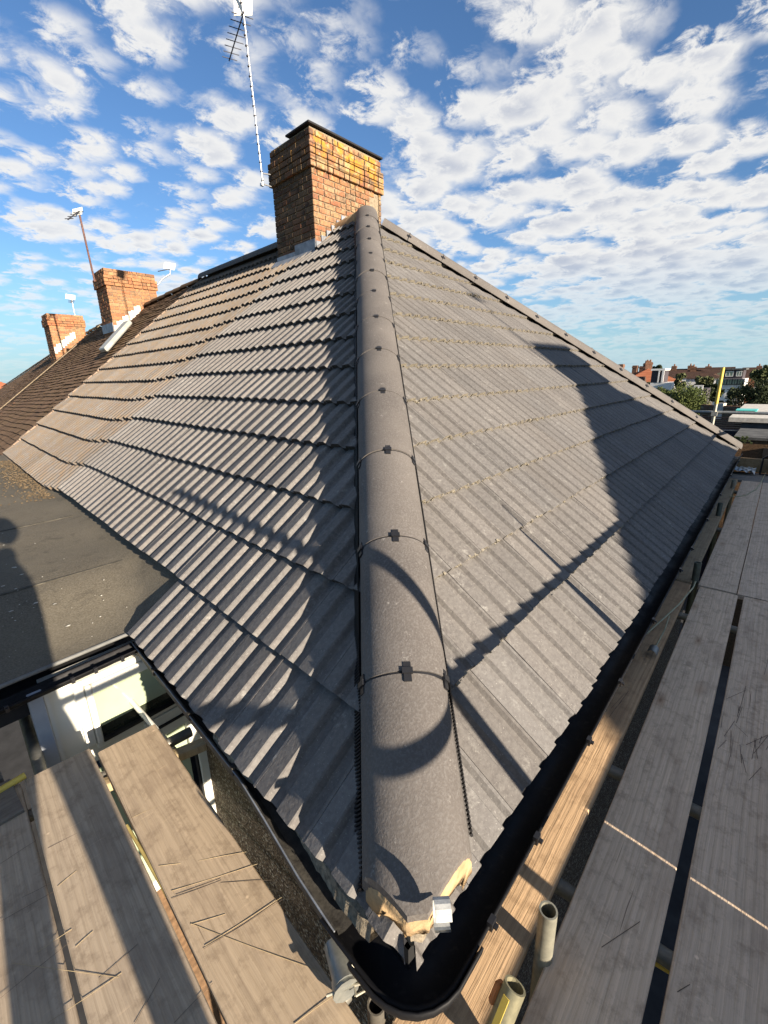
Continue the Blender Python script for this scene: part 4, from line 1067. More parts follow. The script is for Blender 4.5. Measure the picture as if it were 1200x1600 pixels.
def end_band(ob, L0, width, mat=None):
    m = MB(); m.box((0, 0, 0), (1, 0, 0), (0, 1, 0), (0, 0, 1))
# right deck. y decreasing is outwards. board local y = up x xa; for xa=X -> ya=+Y
GREY = (.62, .49, .36); GREY2 = (.59, .47, .35); FRESH = (.46, .31, .17); TAN = (.34, .25, .165)
board(X, np.array([-.01, -.155, ZD]), 3.375, .20, (.50, .345, .205), 'inner scaffold board right of the gutter corner, warm brown, partly sunlit')
board(X, np.array([3.39, -.155, ZD+.006]), 4.45, .20, (.40, .31, .20), 'inner scaffold board beside the far half of the right gutter')
board(X, np.array([-.04, -.445, ZD]), 3.40, .235, GREY, 'wide grey scaffold board at lower right, second out from the gutter', bands=False)
board(X, np.array([3.375, -.435, ZD+.004]), 4.4, .235, (.60, .48, .36), 'grey scaffold board of the far bay, second out from the gutter')
board(X, np.array([-1.2, -.705, ZD]), 4.56, .225, GREY2, 'grey scaffold board at the bottom right corner covered in dark scratches')
board(X, np.array([3.375, -.665, ZD+.002]), 4.4, .225, (.59, .475, .36), 'grey scaffold board of the far bay with dark stains, at the right edge')
board(X, np.array([-1.2, -.945, ZD]), 4.56, .228, GREY, 'fourth scaffold board out along the right-hand deck, beyond the picture edge')
board(X, np.array([3.375, -.90, ZD+.002]), 4.4, .225, GREY2, 'outermost scaffold board of the far bay')
# cross boards at the far end
board(-Y, np.array([7.80, .35, ZD+.0]), 2.2, .225, (.22, .21, .19), 'grey scaffold board running crosswise at the far end of the right deck')
board(-Y, np.array([8.04, .35, ZD+.0]), 2.2, .225, (.23, .22, .20), 'second crosswise scaffold board at the far end, under the foil')
board(-Y, np.array([8.28, .35, ZD+.0]), 2.2, .225, (.24, .22, .19), 'outer crosswise scaffold board against the end toe board')
board(-Y, np.array([8.56, .5, ZD]), 2.4, .215, (.34, .235, .13), 'brown toe board on edge closing the far end of the right deck', up=-X)
# left deck: boards run along L. local y = Z x xa. for xa=L, ya = NL direction approx
LT = (.40, .30, .20)
board(L, lp(-.40, .075, ZD), 1.995, .245, (.44, .345, .24), 'sunlit tan scaffold board nearest the wall in the lower left', group='left deck boards')
board(L, lp(-.40, .338, ZD), 2.05, .240, (.40, .325, .24), 'middle scaffold board of the left deck crossed by a long dark shadow', group='left deck boards')
board(L, lp(-.40, .592, ZD-.004), 2.05, .235, (.40, .325, .24), 'scaffold board at the bottom left corner of the picture', group='left deck boards')
board(L, lp(-.40, .84, ZD-.004), 2.05, .235, GREY, 'outer left scaffold board just outside the picture', group='left deck boards')
pA = onz(20, 1215, ZD-.02)
board(np.array([-1, .0, 0]), lp(1.70, .60, ZD+.01)+np.array([-.02, 0, 0]), 1.6, .225, (.17, .15, .125), 'dark scaffold board crossing the left edge above the yellow tube', group='left deck boards')
board(np.array([-1, .0, 0]), lp(1.95, .64, ZD+.01)+np.array([-.02, 0, 0]), 1.6, .225, (.17, .15, .125), 'dark scaffold board at the left edge just below the flat roof gutter', group='left deck boards')
# toe boards behind the camera whose shadow falls on the right deck
board(X, np.array([-.12, -1.10, ZD]), .92, .262, GREY, 'toe board standing on edge along the outer side of the right deck', up=-Y, group='toe boards')
board(X, np.array([.812, -1.10, ZD]), 2.5, .262, GREY, 'toe board on edge past the first joint along the right deck', up=-Y, group='toe boards')
board(X, np.array([3.33, -1.10, ZD]), 3.9, .225, GREY, 'far toe board on edge along the right deck', up=-Y, group='toe boards')
def pole(a_, b_, label, r=.0245, tint=(1, 1, 1), hollow=.82, name='scaffold_tube', group='scaffold tubes', cat='scaffold tube', n=16):
    m = MB(); m.tube([a_, b_], r, n, hollow=hollow); ob = m.build(name, M['galv']); ob.color = (*tint, 1)
    return tag(ob, label, cat, group)
def post_from_shadow(xs_, zs_, ys_, yp):     # point on the post at y=yp whose shadow passes (xs,ys,zs)
    k = (ys_-yp)/SD[1]; return np.array([xs_-SD[0]*k, yp, zs_-SD[2]*k])
yp = -1.30
p_top = post_from_shadow(.847, .536, 2.66, yp); p_mid = post_from_shadow(.590, .259, .262, yp); p_low = post_from_shadow(.608, .022, -.035, yp)
sl = (p_mid[0]-p_low[0])/(p_mid[2]-p_low[2]); base_x = p_mid[0]+(ZG-p_mid[2])*-.02
pole(np.array([p_mid[0]+.12, yp, ZG]), np.array([p_mid[0]-.045*(p_top[2]-p_mid[2])/1.0, yp, p_top[2]]), 'upright scaffold tube behind the camera nearest the roof corner', group='outer standards')
q_mid = post_from_shadow(1.715, .30, .30, yp); q_top = post_from_shadow(1.705, .56, .64, yp)
pole(np.array([q_mid[0]+.12, yp, ZG]), np.array([q_top[0]-.02, yp, q_top[2]]), 'second upright scaffold tube along the outer side of the right deck', group='outer standards')
pole(np.array([5.6, yp, ZG]), np.array([5.6, yp, .55]), 'third upright scaffold tube along the outer side of the right deck', group='outer standards')
r_pt = post_from_shadow(.608, .268, .274, yp-.05)
pole(np.array([-2.2, yp-.05, r_pt[2]]), np.array([8.7, yp-.05, r_pt[2]]), 'horizontal guard rail tube along the outer side of the right deck', group='guard rails')
pole(np.array([-2.2, yp-.05, -.42]), np.array([8.7, yp-.05, -.42]), 'ledger tube under the outer edge of the right deck', group='ledgers')
pole(np.array([-.5, .02, -.395]), np.array([8.6, .02, -.395]), 'ledger tube under the inner edge of the right deck', group='ledgers')
# inner standards standing in the gap next to the inner board
def stub(px, py, z_top, label, r=.0245, tint=(1, 1, 1), lean=(0, 0)):
    p = onz(px, py, z_top); pole(np.array([p[0]+lean[0], p[1]+lean[1], ZG]), p, label, r, tint, group='inner standards', hollow=.80); return p
s1_ = stub(857, 1422, -.135, 'hollow galvanised tube end standing between the inner boards near the roof corner', tint=(.95, .92, .80))
stub(1091, 879, -.165, 'green-grey tube end halfway along the right gutter', tint=(.40, .47, .43))
stub(1126, 786, -.165, 'second green-grey tube end farther along the right gutter', tint=(.42, .48, .44))
stub(1147, 750, -.20, 'pale tube end at the far end of the right gutter', tint=(1.1, 1.1, 1.05))
# transoms below the deck seen through the gaps
for i, (xx, lb) in enumerate(((.62, 'near the corner'), (1.22, 'below the broken tape'), (2.9, 'just before the board joint'), (3.55, 'just past the board joint'), (5.2, 'in the far bay'), (7.2, 'near the far end'))):
    pole(np.array([xx, .20, ZD-.062]), np.array([xx+.02, -1.5, ZD-.062]), 'transom tube carrying the right deck '+lb, tint=(.6, .6, .58), group='transoms')
# big near tube with orange and yellow end
e = empty('tube_end', (0.17, -.19, -.2), 'leaning tube end painted yellow with an orange plastic tab at the bottom of the picture', 'tube end')
a_ = onz(805, 1540, -.17); b_ = onz(765, 1640, -.30)
m = MB(); m.tube([a_, b_], .027, 16, hollow=.8); o_ = m.build('tube', M['galv'], e); o_.color = (.9, .84, .60, 1)
m = MB(); d_ = unit(b_-a_); s_ = unit(np.cross(d_, Z)); u2 = np.cross(s_, d_); s_ = s_ if s_@cr < 0 else -s_
m.box(a_+d_*.022+s_*.024-u2*.014, d_*.055, s_*.018, u2*.028); m.build('tab', M['orange'], e, bevel=.006)
m = MB(); m.box(a_+d_*.02+u2*.0255*(1 if u2[2] > 0 else -1)-s_*.008, d_*.12, s_*.016, u2*.003*(1 if u2[2] > 0 else -1)); m.build('paint_stripe', M['yellow'], e)
# coupler on the left deck edge by the corner
e = empty('scaffold_coupler', lp(.17, -.0, -.3), 'forged steel coupler gripping a tube stub beside the gutter corner', 'coupler')
ca = onz(583, 1478, -.26); cb_ = onz(548, 1503, -.27)
m = MB(); m.tube([ca+(ca-cb_)*.5, cb_], .0235, 14, hollow=.8); t_ = m.build('tube', M['galv'], e); t_.color = (1.1, 1.05, .95, 1)
cc_ = onz(530, 1512, -.275)
m = MB(); ux_ = unit(cb_-ca); vx_ = unit(np.cross(ux_, Z))
m.tube([cc_-vx_*.045+Z*.01, cc_+vx_*.055+Z*.01], [.030, .024], 12); m.tube([cc_-vx_*.055, cc_-vx_*.02], [.038, .03], 10); m.box(cc_+vx_*.02-ux_*.02-Z*.03, vx_*.03, ux_*.04, Z*.06)
t_ = m.build('jaw', M['galv'], e, bevel=0); t_.color = (.75, .78, .8, 1)
h0 = onz(553, 1540, -.268)
m = MB(); m.tube([h0, onz(575, 1533, -.262), onz(582, 1541, -.262), onz(572, 1545, -.265)], .004, 6); m.tube([onz(510, 1556, -.27), h0, onz(556, 1556, -.27)], .004, 6); m.tube([onz(556, 1556, -.27), onz(575, 1545, -.265)], .0035, 6)
t_ = m.build('wire_hook', M['galv'], e); t_.color = (1.4, 1.35, 1.2, 1)
# vertical post below coupler, other left tubes
pole(lp(.10, .02, ZG), lp(.10, .02, -.33), 'upright tube under the corner of the left deck', tint=(.6, .55, .5), group='inner standards')
pole(lp(-.9, .72, -.385)-NL*.2, lp(2.6, .72, -.385)-NL*.2, 'tube lengthwise under the left deck', tint=(.8, .8, .8), group='ledgers')
m = MB(); a_ = onz(-8, 1240, -.305); b_ = onz(37, 1213, -.305); m.tube([a_-(b_-a_)*6, b_+(b_-a_)*.05], .014, 12); 
tag(m.build('yellow_tube', M['yellow']), 'bright yellow tube across the left end of the deck under the dark boards', 'scaffold tube')
pole(lp(1.52, .98, -.385), lp(1.50, -.05, -.385), 'transom tube under the far ends of the left boards', tint=(.62, .6, .58), group='transoms')
pole(lp(.2, 1.2, -.385), lp(.2, .03, -.385), 'transom tube under the near ends of the left boards', tint=(.62, .6, .58), group='transoms')
m = MB(); a_ = onz(197, 1086, -.36); b_ = onz(232, 1126, -.40); m.tube([a_, b_+(b_-a_)*1.2], .013, 12, hollow=.75); t_ = m.build('white_tube', M['upvc'])
tag(t_, 'short white pipe end poking up in front of the bay window glass', 'pipe')
m = MB(); a_ = onz(318, 1151, -.36); b_ = onz(262, 1174, -.36)
t_ = board(unit(b_-a_), a_, .5, .05, (.50, .40, .24), 'short pale timber batten lying under the left deck in front of the dark window', name='timber_batten', th=.04, group='battens'); t_['category'] = 'batten'; del t_['group']
# yellow strips seen in the gaps
def strip(pts_, z, r_, label, mat=M['yellow'], name='yellow_strap', cat='strap'):
    m = MB(); m.tube([onz(x_, y_, z) for x_, y_ in pts_], r_, 6); tag(m.build(name, mat), label, cat)
strip([(655, 1592), (640, 1582), (680, 1612)], -.36, .008, 'yellow strap end below the gutter corner')
strip([(1020, 1500), (1062, 1525)], -.42, .012, 'yellow strap crossing the gap between the two lowest right boards')
strip([(198, 1290), (215, 1318), (262, 1400)], -.345, .006, 'pale yellow batten edge lying in the gap between the two main left boards', simple('pale_yellow', (.5, .4, .14), .8, bump=0))
strip([(128, 1530), (142, 1560)], -.33, .006, 'tiny yellow strap in the gap of the leftmost boards')
strip([(78, 1330), (88, 1380), (108, 1465)], -.35, .005, 'pale straw bundle jammed in the leftmost board gap', M['twine'], 'straw_bundle', 'straw')
# ropes on the right deck
m = MB(); P1 = [(992, 1004, -.29), (1010, 990, -.28), (1035, 968, -.27), (1062, 943, -.27), (1083, 918, -.26), (1087, 908, -.22)]
pts_ = [onz(a, b, c) for a, b, c in P1]; m.tube(pts_, .0055, 6); tag(m.build('rope', M['rope']), 'pale green cord looped from the tube end down across the inner board', 'rope')
m = MB(); m.tube([onz(1046, 962, -.27), onz(1038, 985, -.29), onz(1026, 1008, -.30), onz(1022, 1018, -.31)], .004, 6); tag(m.build('rope', M['rope']), 'second thin cord dropping beside the inner board to the torn tape', 'rope')
m = MB(); P2 = [(1138, 775), (1150, 776), (1165, 774), (1182, 764), (1190, 752), (1197, 738), (1203, 728)]
m.tube([onz(a, b, ZD+.012) for a, b in P2], .006, 6); tag(m.build('rope', M['rope']), 'grey cord trailing over the far deck to the black reel', 'rope')
# tape / pipe offcut on the inner board
p = onz(1020, 1018, -.29); m = MB(); rr = []
for i in range(10):
    a = R(-20+i*22); rr.append((math.cos(a)*.026, math.sin(a)*.026))
m.sweep(rr, [p-X*.035, p+X*.035], [(-Y, Z)]*2, 0, True); m.sweep([(a*.9, b*.9) for a, b in rr][::-1], [p-X*.035, p+X*.035], [(-Y, Z)]*2, 0, True)
tag(m.build('pipe_offcut', M['galv']), 'curled grey offcut of lead lying on the edge of the inner right board', 'offcut')
# foil scrap, black reel at the far end of the deck
p = onz(1152, 738, ZD); m = MB(); 
vs = []; fs = []
for j in range(7):
    for i in range(9): vs.append(p+X*(j*.06-.2)+Y*(i*.05-.22)+Z*(.02+.07*abs(math.sin(i*1.7+j*2.3))))
for j in range(6):
    for i in range(8): fs.append((j*9+i, j*9+i+1, (j+1)*9+i+1, (j+1)*9+i))
m.add(vs, fs); tag(m.build('foil_scrap', simple('crumpled_pale_plastic', (.62, .66, .66), .3, .2, bump=.004)), 'crumpled pale plastic sheet on the far end of the right deck', 'plastic sheet')
e = empty('cable_reel', onz(1192, 742, ZD), 'black tubular frame cable reel standing at the far end of the right deck', 'cable reel')
p = onz(1187, 742, ZD); m = MB(); u_ = -Y
m.tube([p+Z*.0, p+Z*.26, p+Z*.30+u_*.05, p+Z*.30+u_*.40, p+Z*.26+u_*.45, p+u_*.45], .013, 8); m.tube([p+Z*.01, p+u_*.45+Z*.01], .013, 8); m.build('frame', M['clip'], e)
m = MB(); m.tube([p+u_*.22+Z*.15-X*.06, p+u_*.22+Z*.15+X*.08], .11, 20); m.build('drum', M['clip'], e)
# far end guard rail and upright
a_ = onpl(1073, 643, X*8.8, X); b_ = onpl(1200, 646, X*8.8, X)
pole(a_+(a_-b_)*.02, b_+(b_-a_)*1.2, 'horizontal grey guard rail across the far end of the right deck', tint=(.85, .9, .98), group='guard rails')
e = empty('scaffold_upright', onpl(1113, 665, X*8.8, X), 'leaning upright tube with bright yellow upper half at the far hip corner', 'scaffold tube')
pb = onpl(1112, 668, X*8.75, X); pt = onpl(1130, 574, X*8.75, X); pm = pb+(pt-pb)*.40
m = MB(); m.tube([pb+(pb-pt)*.3, pm], .024, 12); t_ = m.build('lower_tube', M['galv'], e); t_.color = (1.15, 1.1, 1, 1)
m = MB(); m.tube([pm, pt], .0255, 12); m.build('yellow_sleeve', M['yellow'], e)
m = MB(); m.box(pb+(pt-pb)*.23-Y*.04-Z*.03-X*.04, X*.07, Y*.08, Z*.07); m.build('coupler', M['galv'], e)
# debris on gutter end
m = MB(); p = onz(1150, 690, .0)
for i in range(60):
    q = p+np.array([random.gauss(0, .08), random.gauss(0, .12), random.gauss(0, .03)]); s = random.uniform(.01, .04); m.box(q, (s, 0, 0), (0, s, s*.3), (0, 0, s))
tag(m.build('moss_clump', M['leaf_olive']), 'clump of moss and leaves in the gutter end under the far hip', 'moss', kind='stuff')
# straw and wires strewn over the left boards
tw = [((0, 1350), (58, 1312), 'darkline'), ((0, 1440), (84, 1393), 'darkline'), ((0, 1560), (108, 1473), 'darkline'), ((58, 1488), (112, 1452), 'twine'), ((20, 1505), (185, 1527), 'twine'),
      ((75, 1598), (190, 1520), 'twine'), ((155, 1530), (215, 1475), 'darkline'), ((210, 1600), (250, 1528), 'darkline'), ((272, 1598), (333, 1536), 'darkline'), ((207, 1277), (278, 1245), 'twine'),
      ((248, 1353), (282, 1349), 'twine'), ((268, 1392), (402, 1350), 'twine'), ((275, 1398), (345, 1372), 'darkline'), ((310, 1345), (385, 1331), 'twine'), ((268, 1404), (346, 1375), 'darkline'),
      ((298, 1445), (352, 1428), 'twine'), ((318, 1483), (447, 1402), 'darkline'), ((320, 1478), (440, 1402), 'twine'), ((298, 1443), (500, 1518), 'twine'), ((345, 1379), (423, 1375), 'darkline'),
      ((75, 1325), (120, 1302), 'darkline'), ((90, 1385), (120, 1360), 'twine'), ((460, 1600), (525, 1553), 'twine'), ((118, 1480), (145, 1455), 'twine'), ((35, 1402), (78, 1380), 'darkline')]
for i, (a, b, mt_) in enumerate(tw):
    P_, Q_ = onz(*a, ZD+.0018), onz(*b, ZD+.0018); mid = (P_+Q_)/2+np.array([random.uniform(-.002, .002), random.uniform(-.002, .002), .0])
    m = MB(); m.tube([P_, mid, Q_], (.0007 if mt_ == 'twine' else .0005), 5)
    tag(m.build('straw_stalk', M[mt_]), ('pale dry straw stalk lying loose on the left deck boards' if mt_ == 'twine' else 'thin dark wire strand lying loose on the left deck boards'), 'straw' if mt_ == 'twine' else 'wire', 'stalks strewn on the left boards' if mt_ == 'twine' else 'wire strands strewn on the left boards')
# dark scratch-like twigs on the bottom-right board
m = MB()
for i in range(30):
    cx_, cy_ = random.gauss(1165, 30), random.gauss(1115, 38); a = random.gauss(1.9, .5); l_ = random.uniform(10, 42)
    P_, Q_ = onz(cx_, cy_, ZD+.0022), onz(cx_+l_*math.cos(a), cy_+l_*math.sin(a), ZD+.0022)
    if not (-.70 < P_[1] < -.485 and -.70 < Q_[1] < -.485): continue
    d_ = unit(Q_-P_); s_ = np.array([-d_[1], d_[0], 0])*.0008; m.add([P_-s_, Q_-s_, Q_+s_, P_+s_], [(0, 1, 2, 3)])
for (a, b) in (((947, 1115), (975, 1085)), ((952, 1120), (982, 1080)), ((960, 1108), (972, 1095)), ((1058, 1550), (1078, 1538)), ((940, 1480), (1000, 1440))):
    P_, Q_ = onz(*a, ZD+.0022), onz(*b, ZD+.0022); d_ = unit(Q_-P_); s_ = np.array([-d_[1], d_[0], 0])*.0008; m.add([P_-s_, Q_-s_, Q_+s_, P_+s_], [(0, 1, 2, 3)])
tag(m.build('twig_litter', M['darkline']), 'dark twigs and scratches scattered over the bottom right board', 'twigs', kind='stuff')

# ================================================================== BACKGROUND, right
def leafy(name, c, rad, n, ls, mat, label, cat, trunk=True, group=None, zg=ZG, clumps=14, kind=None, box=False):
    e = empty(name, (c[0], c[1], zg), label, cat, group); c = np.asarray(c, float); rad = np.asarray(rad, float)*np.array([.62, .62, .74])
    cl = []
    for i in range(clumps):
        d = rng.normal(size=3); d /= np.linalg.norm(d); f = rng.uniform(.45, .85)
        if box: d = rng.uniform(-.85, .85, 3); f = 1
        cl.append((c+d*rad*f, rng.uniform(.28, .5)*rad.min() if not box else rad.min()*rng.uniform(.5, .8), rng.uniform(0, .5)))
    N = n; ci = rng.integers(0, clumps, N); ctr = np.array([cl[k][0] for k in ci]); rr = np.array([cl[k][1] for k in ci]); tt = np.array([cl[k][2] for k in ci])
    d = rng.normal(size=(N, 3)); d /= np.linalg.norm(d, axis=1)[:, None]; P = ctr+d*rr[:, None]*rng.uniform(.6, 1.05, N)[:, None]
    a = rng.normal(size=(N, 3)); a /= np.linalg.norm(a, axis=1)[:, None]; b = np.cross(a, rng.normal(size=(N, 3))); b /= np.linalg.norm(b, axis=1)[:, None]
    s = ls*rng.uniform(.6, 1.4, N)[:, None]
    V = np.stack([P-a*s-b*s*.5, P+a*s-b*s*.5, P+a*s*.7+b*s*.6, P-a*s*.7+b*s*.6], 1).reshape(-1, 3)
    me = bpy.data.meshes.new('crown'); me.from_pydata(V.tolist(), [], np.arange(4*N).reshape(-1, 4).tolist()); me.materials.append(mat)
    tcol = np.repeat(np.clip(tt+rng.uniform(0, .5, N), 0, 1), 4); at = me.color_attributes.new('tint', 'FLOAT_COLOR', 'POINT')
    at.data.foreach_set('color', np.stack([tcol, tcol, tcol, np.ones_like(tcol)], 1).astype(np.float32).ravel())
    link('crown', me, e)
    m = MB(); base = np.array([c[0], c[1], zg]); m.tube([base, base+(c-base)*.6, c], [.16*rad.min()/1.5+.05, .1, .05], 8)
    for i in range(min(5, clumps)): m.tube([base+(c-base)*.6, cl[i][0]], [.06, .02], 5)
    m.build('trunk', M['bark'], e); return e
def cz(px, py, dist): return far(px, dist, py=py)[2]
# near garden things
def at(px, py, dist): return far(px, dist, py=py)
c = at(1068, 622, 24); leafy('garden_bush', (c[0], c[1], c[2]-.35), (1.6, 1.5, 1.15), 20000, .024, M['leaf_bush'], 'rounded sunlit green bush just beyond the far hip corner', 'bush', clumps=46)
c = at(1040, 612, 30); leafy('garden_bush', (c[0], c[1], c[2]-.4), (1.5, 1.6, 1.0), 9000, .028, M['leaf_bush'], 'lower yellowish bush left of the rounded green bush, partly behind the roof', 'bush', clumps=12)
c = at(1178, 604, 34); leafy('hedge', (c[0], c[1]-.5, c[2]-.6), (2.5, 2.6, 1.5), 20000, .036, M['leaf_dark'], 'large dark hedge mass at the right edge of the picture', 'hedge', clumps=60)
c = at(1140, 615, 33); leafy('hedge', (c[0], c[1], c[2]-.9), (1.6, 1.3, .85), 8000, .035, M['leaf_dark'], 'lower dark shrub between the yellow upright and the large hedge', 'hedge', clumps=12)
c = at(1064, 592, 48); leafy('garden_tree', (c[0], c[1], c[2]-.3), (.8, .8, 1.0), 900, .11, M['leaf_olive'], 'small olive green tree above the garden bush', 'tree', clumps=9)
c = at(1100, 592, 52); leafy('garden_tree', (c[0], c[1], c[2]-.4), (1.2, 1.2, 1.1), 1300, .12, M['leaf_olive'], 'olive green tree left of the yellow upright', 'tree', clumps=11)
c = at(1192, 582, 60); leafy('garden_tree', (c[0], c[1], c[2]-.2), (1.6, 1.6, 1.2), 1500, .15, M['leaf_olive'], 'spiky light green tree on the skyline at the right edge', 'tree', clumps=12)
c = at(1030, 577, 120); leafy('garden_tree', (c[0], c[1], c[2]-.4), (2.2, 2.0, 1.7), 1500, .22, M['leaf_dark'], 'dark domed tree on the skyline behind the red roofed house', 'tree', clumps=14)
c = at(1112, 603, 44); leafy('garden_tree', (c[0], c[1], c[2]-.5), (1.7, 1.2, .9), 1500, .12, M['leaf_dark'], 'dark low tree behind the yellow upright', 'tree', clumps=10)
for i, (px, py, ds, lb) in enumerate(((1020, 590, 70, 'left of'), (1130, 590, 64, 'below'), (1160, 596, 50, 'right of'))):
    c = at(px, py+6, ds); leafy('garden_tree', (c[0], c[1], c[2]-.6), (1.5, 1.5, .9), 800, .14, M['leaf_dark'], 'small dark garden tree %s the long brown roof' % lb, 'tree', clumps=9)
# garden brick wall (panels between piers), lower garden structures
e = empty('garden_wall', at(1150, 636, 20), 'red brown brick garden wall with raised piers beyond the far guard rail', 'wall')
p0 = at(1096, 631, 21); p1 = at(1235, 632, 19.5); dz_ = p0[2]; h_ = .42; parts = []
ln = np.linalg.norm((p1-p0)[:2]); dr = unit((p1-p0)*np.array([1, 1, 0])); nn_ = np.array([-dr[1], dr[0], 0])
for r_i in range(7):
    s = (.11 if r_i % 2 else 0)
    while s < ln:
        mb = MB(); mb.box(p0+dr*s-Z*(h_-r_i*.072+.1)-nn_*.0, dr*.205, nn_*.1, Z*.062); t_ = random.random(); parts.append((mb.v, mb.f, (t_, t_, t_, 1))); s += .215
join_tinted('brick', parts, M['redbrickwall'], e, kind='stuff')
m = MB(); m.box(p0-Z*(p0[2]-ZG), dr*ln, nn_*.09, Z*(p0[2]-ZG-.03)); m.build('wall_core', M['mortar'], e)
m = MB(); s = .6
while s < ln: m.box(p0+dr*s-nn_*.03-Z*.5, dr*.22, nn_*.16, Z*.56); s += 1.15
m.build('pier', M['whitecem'], e)
c = at(1167, 641, 15); m = MB(); m.box(c-np.array([.25, .20, .10]), X*.5, Y*.40, Z*.10); 
m2 = MB(); e = empty('plastic_tub', c-Z*.2, 'bright turquoise plastic tub standing behind the far guard rail', 'tub'); m.build('tub', M['teal'], e, bevel=.03)
m2.box(c-np.array([.28, .22, .0]), X*.56, Y*.44, Z*.025); m2.build('rim', M['teal'], e, bevel=.01)
# flat roofed garage/outhouse that carries tub
e = empty('garage', (13, -.9, ZG), 'grey rendered garage with pale concrete coping and brown side wall beyond the deck end', 'garage')
g0 = at(1160, 655, 13.5); g1 = at(1290, 658, 13.5); zt_ = g0[2]
m = MB(); m.box((g0[0], g1[1], ZG), X*5, Y*(g0[1]-g1[1]), Z*(zt_-ZG-.06)); m.build('wall', M['greywall'], e)
m = MB(); m.box((g0[0]-.08, g1[1]-.1, zt_-.06), X*5.2, Y*(g0[1]-g1[1]+.35), Z*.10); m.build('coping', M['whitecem'], e)
b0_ = at(1149, 686, 11.3); b1_ = at(1290, 690, 11.3)
m = MB(); m.box((b0_[0], b1_[1], ZG), X*1.3, Y*(b0_[1]-b1_[1]), Z*(b0_[2]-ZG)); m.build('lean_to_wall', M['render_brown'], e)
m = MB(); m.box((b0_[0]-.03, b1_[1], b0_[2]), X*1.7, Y*(b0_[1]-b1_[1]+.03), Z*.05); m.build('ledge', M['greywall'], e)
m = MB(); w0 = at(1188, 700, 11.27); m.box((w0[0]-.02, w0[1]-.5, w0[2]-.16), X*.05, Y*.45, Z*.16); m.build('vent', M['dark_trim'], e)
# low dark roofed outbuilding between
e2 = empty('outbuilding', at(1100, 658, 18), 'low outbuilding with purplish brown tiled roof behind the far hip corner', 'outbuilding')
q0 = at(1070, 648, 18); q1 = at(1150, 652, 18)
parts = []
for k in range(9):
    for j in range(14):
        o_ = np.array([q0[0]-1.6+k*.18, q0[1]-j*.20, q0[2]-.42+k*.045]); t_ = random.random()
        mb = MB(); mb.box(o_, X*.2, Y*-.193, Z*.02); parts.append((mb.v, mb.f, (t_, t_, t_, 1)))
join_tinted('roof_tile', parts, M['plain_dark'], e2, kind='stuff')
m = MB(); m.box((q0[0]-1.5, q0[1]-2.75, ZG), X*2.5, Y*2.75, Z*(q0[2]-.45-ZG)); m.build('wall', M['darkwall'], e2)
m = MB(); q = at(1100, 668, 15); m.box((q[0], q[1]-1.3, q[2]-.3), X*.06, Y*1.4, Z*.25); m.build('glazed_front', simple('blue_grey_glass', (.05, .06, .08), .3, bump=0), e2)
# leaning pale sign / shed window
c = at(1091, 609, 28); e = empty('shed', (c[0], c[1], ZG), 'small shed end with a pale framed window behind the bush', 'shed')
m = MB(); m.box((c[0], c[1]-.35, ZG), X*1.6, Y*.75, Z*(c[2]-ZG+.05)); m.build('wall', M['darkwall'], e)
add_window(e, (c[0]-.01, c[1], c[2]-.05), Y, -X, .26, .42, M['whitewall'])
# cream house with red roof
def hh(px, py, d): return at(px, py, d)[2]
c = at(1012, 590, 78); yaw = R(20)
e, o_, ux, uy = simple_house('semi_detached_house', (c[0]+3, c[1]+.8), yaw, 9, 7.0, hh(1020, 598, 74), hh(1000, 576, 74), M['cream'], M['plain_red'], 'cream rendered house with bright red hipped roof on the skyline beyond the far hip', zg=ZG, chim=((.2, 0, .9, .9), (.85, 0, .8, .8)))
for k in (-2.6, 0, 2.6): add_window(e, o_-ux*4.5+uy*k*.8+Z*(hh(1020, 598, 74)-1.5), uy, -ux, 1.4, 1.2)
for k in (-3, 0, 3): add_window(e, o_-uy*3.5+ux*k+Z*(hh(1020, 598, 74)-1.4), ux, -uy, 1.4, 1.2)
cc_ = [(970, 569, 70, 'first from the left'), (992, 571, 80, 'second from the left'), (1003, 572, 86, 'third from the left'), (1012, 572, 92, 'fourth from the left')]
for i, (px, py, ds, lb) in enumerate(cc_):
    P_ = at(px, py, ds); w_ = 10/F_PX*ds*.56
    e = empty('terraced_house', (P_[0]+4, P_[1], ZG), 'distant house, its dark chimney the %s above the far hip' % lb, 'house', 'far houses with dark chimneys')
    m = MB(); m.box((P_[0], P_[1]-w_/2, P_[2]-1.7), X*.9, Y*w_, Z*1.7); m.box((P_[0]-.05, P_[1]-w_/2-.05, P_[2]-.35), X*1.0, Y*(w_+.1), Z*.2); m.build('chimney', M['brick_dark'], e)
    m = MB(); m.add([(P_[0]-3.5, P_[1]-3, P_[2]-4.4), (P_[0]-3.5, P_[1]+3, P_[2]-4.4), (P_[0]+.5, P_[1]+3, P_[2]-1.6), (P_[0]+.5, P_[1]-3, P_[2]-1.6), (P_[0]+4.5, P_[1]-3, P_[2]-4.4), (P_[0]+4.5, P_[1]+3, P_[2]-4.4)], [(0, 1, 2, 3), (3, 2, 5, 4), (0, 3, 4), (1, 5, 2)]); m.build('roof', M['plain_dark'], e)
    m = MB(); m.box((P_[0]-3.2, P_[1]-2.8, ZG), X*7.4, Y*5.6, Z*(P_[2]-4.4-ZG)); m.build('wall', M['cream'], e)
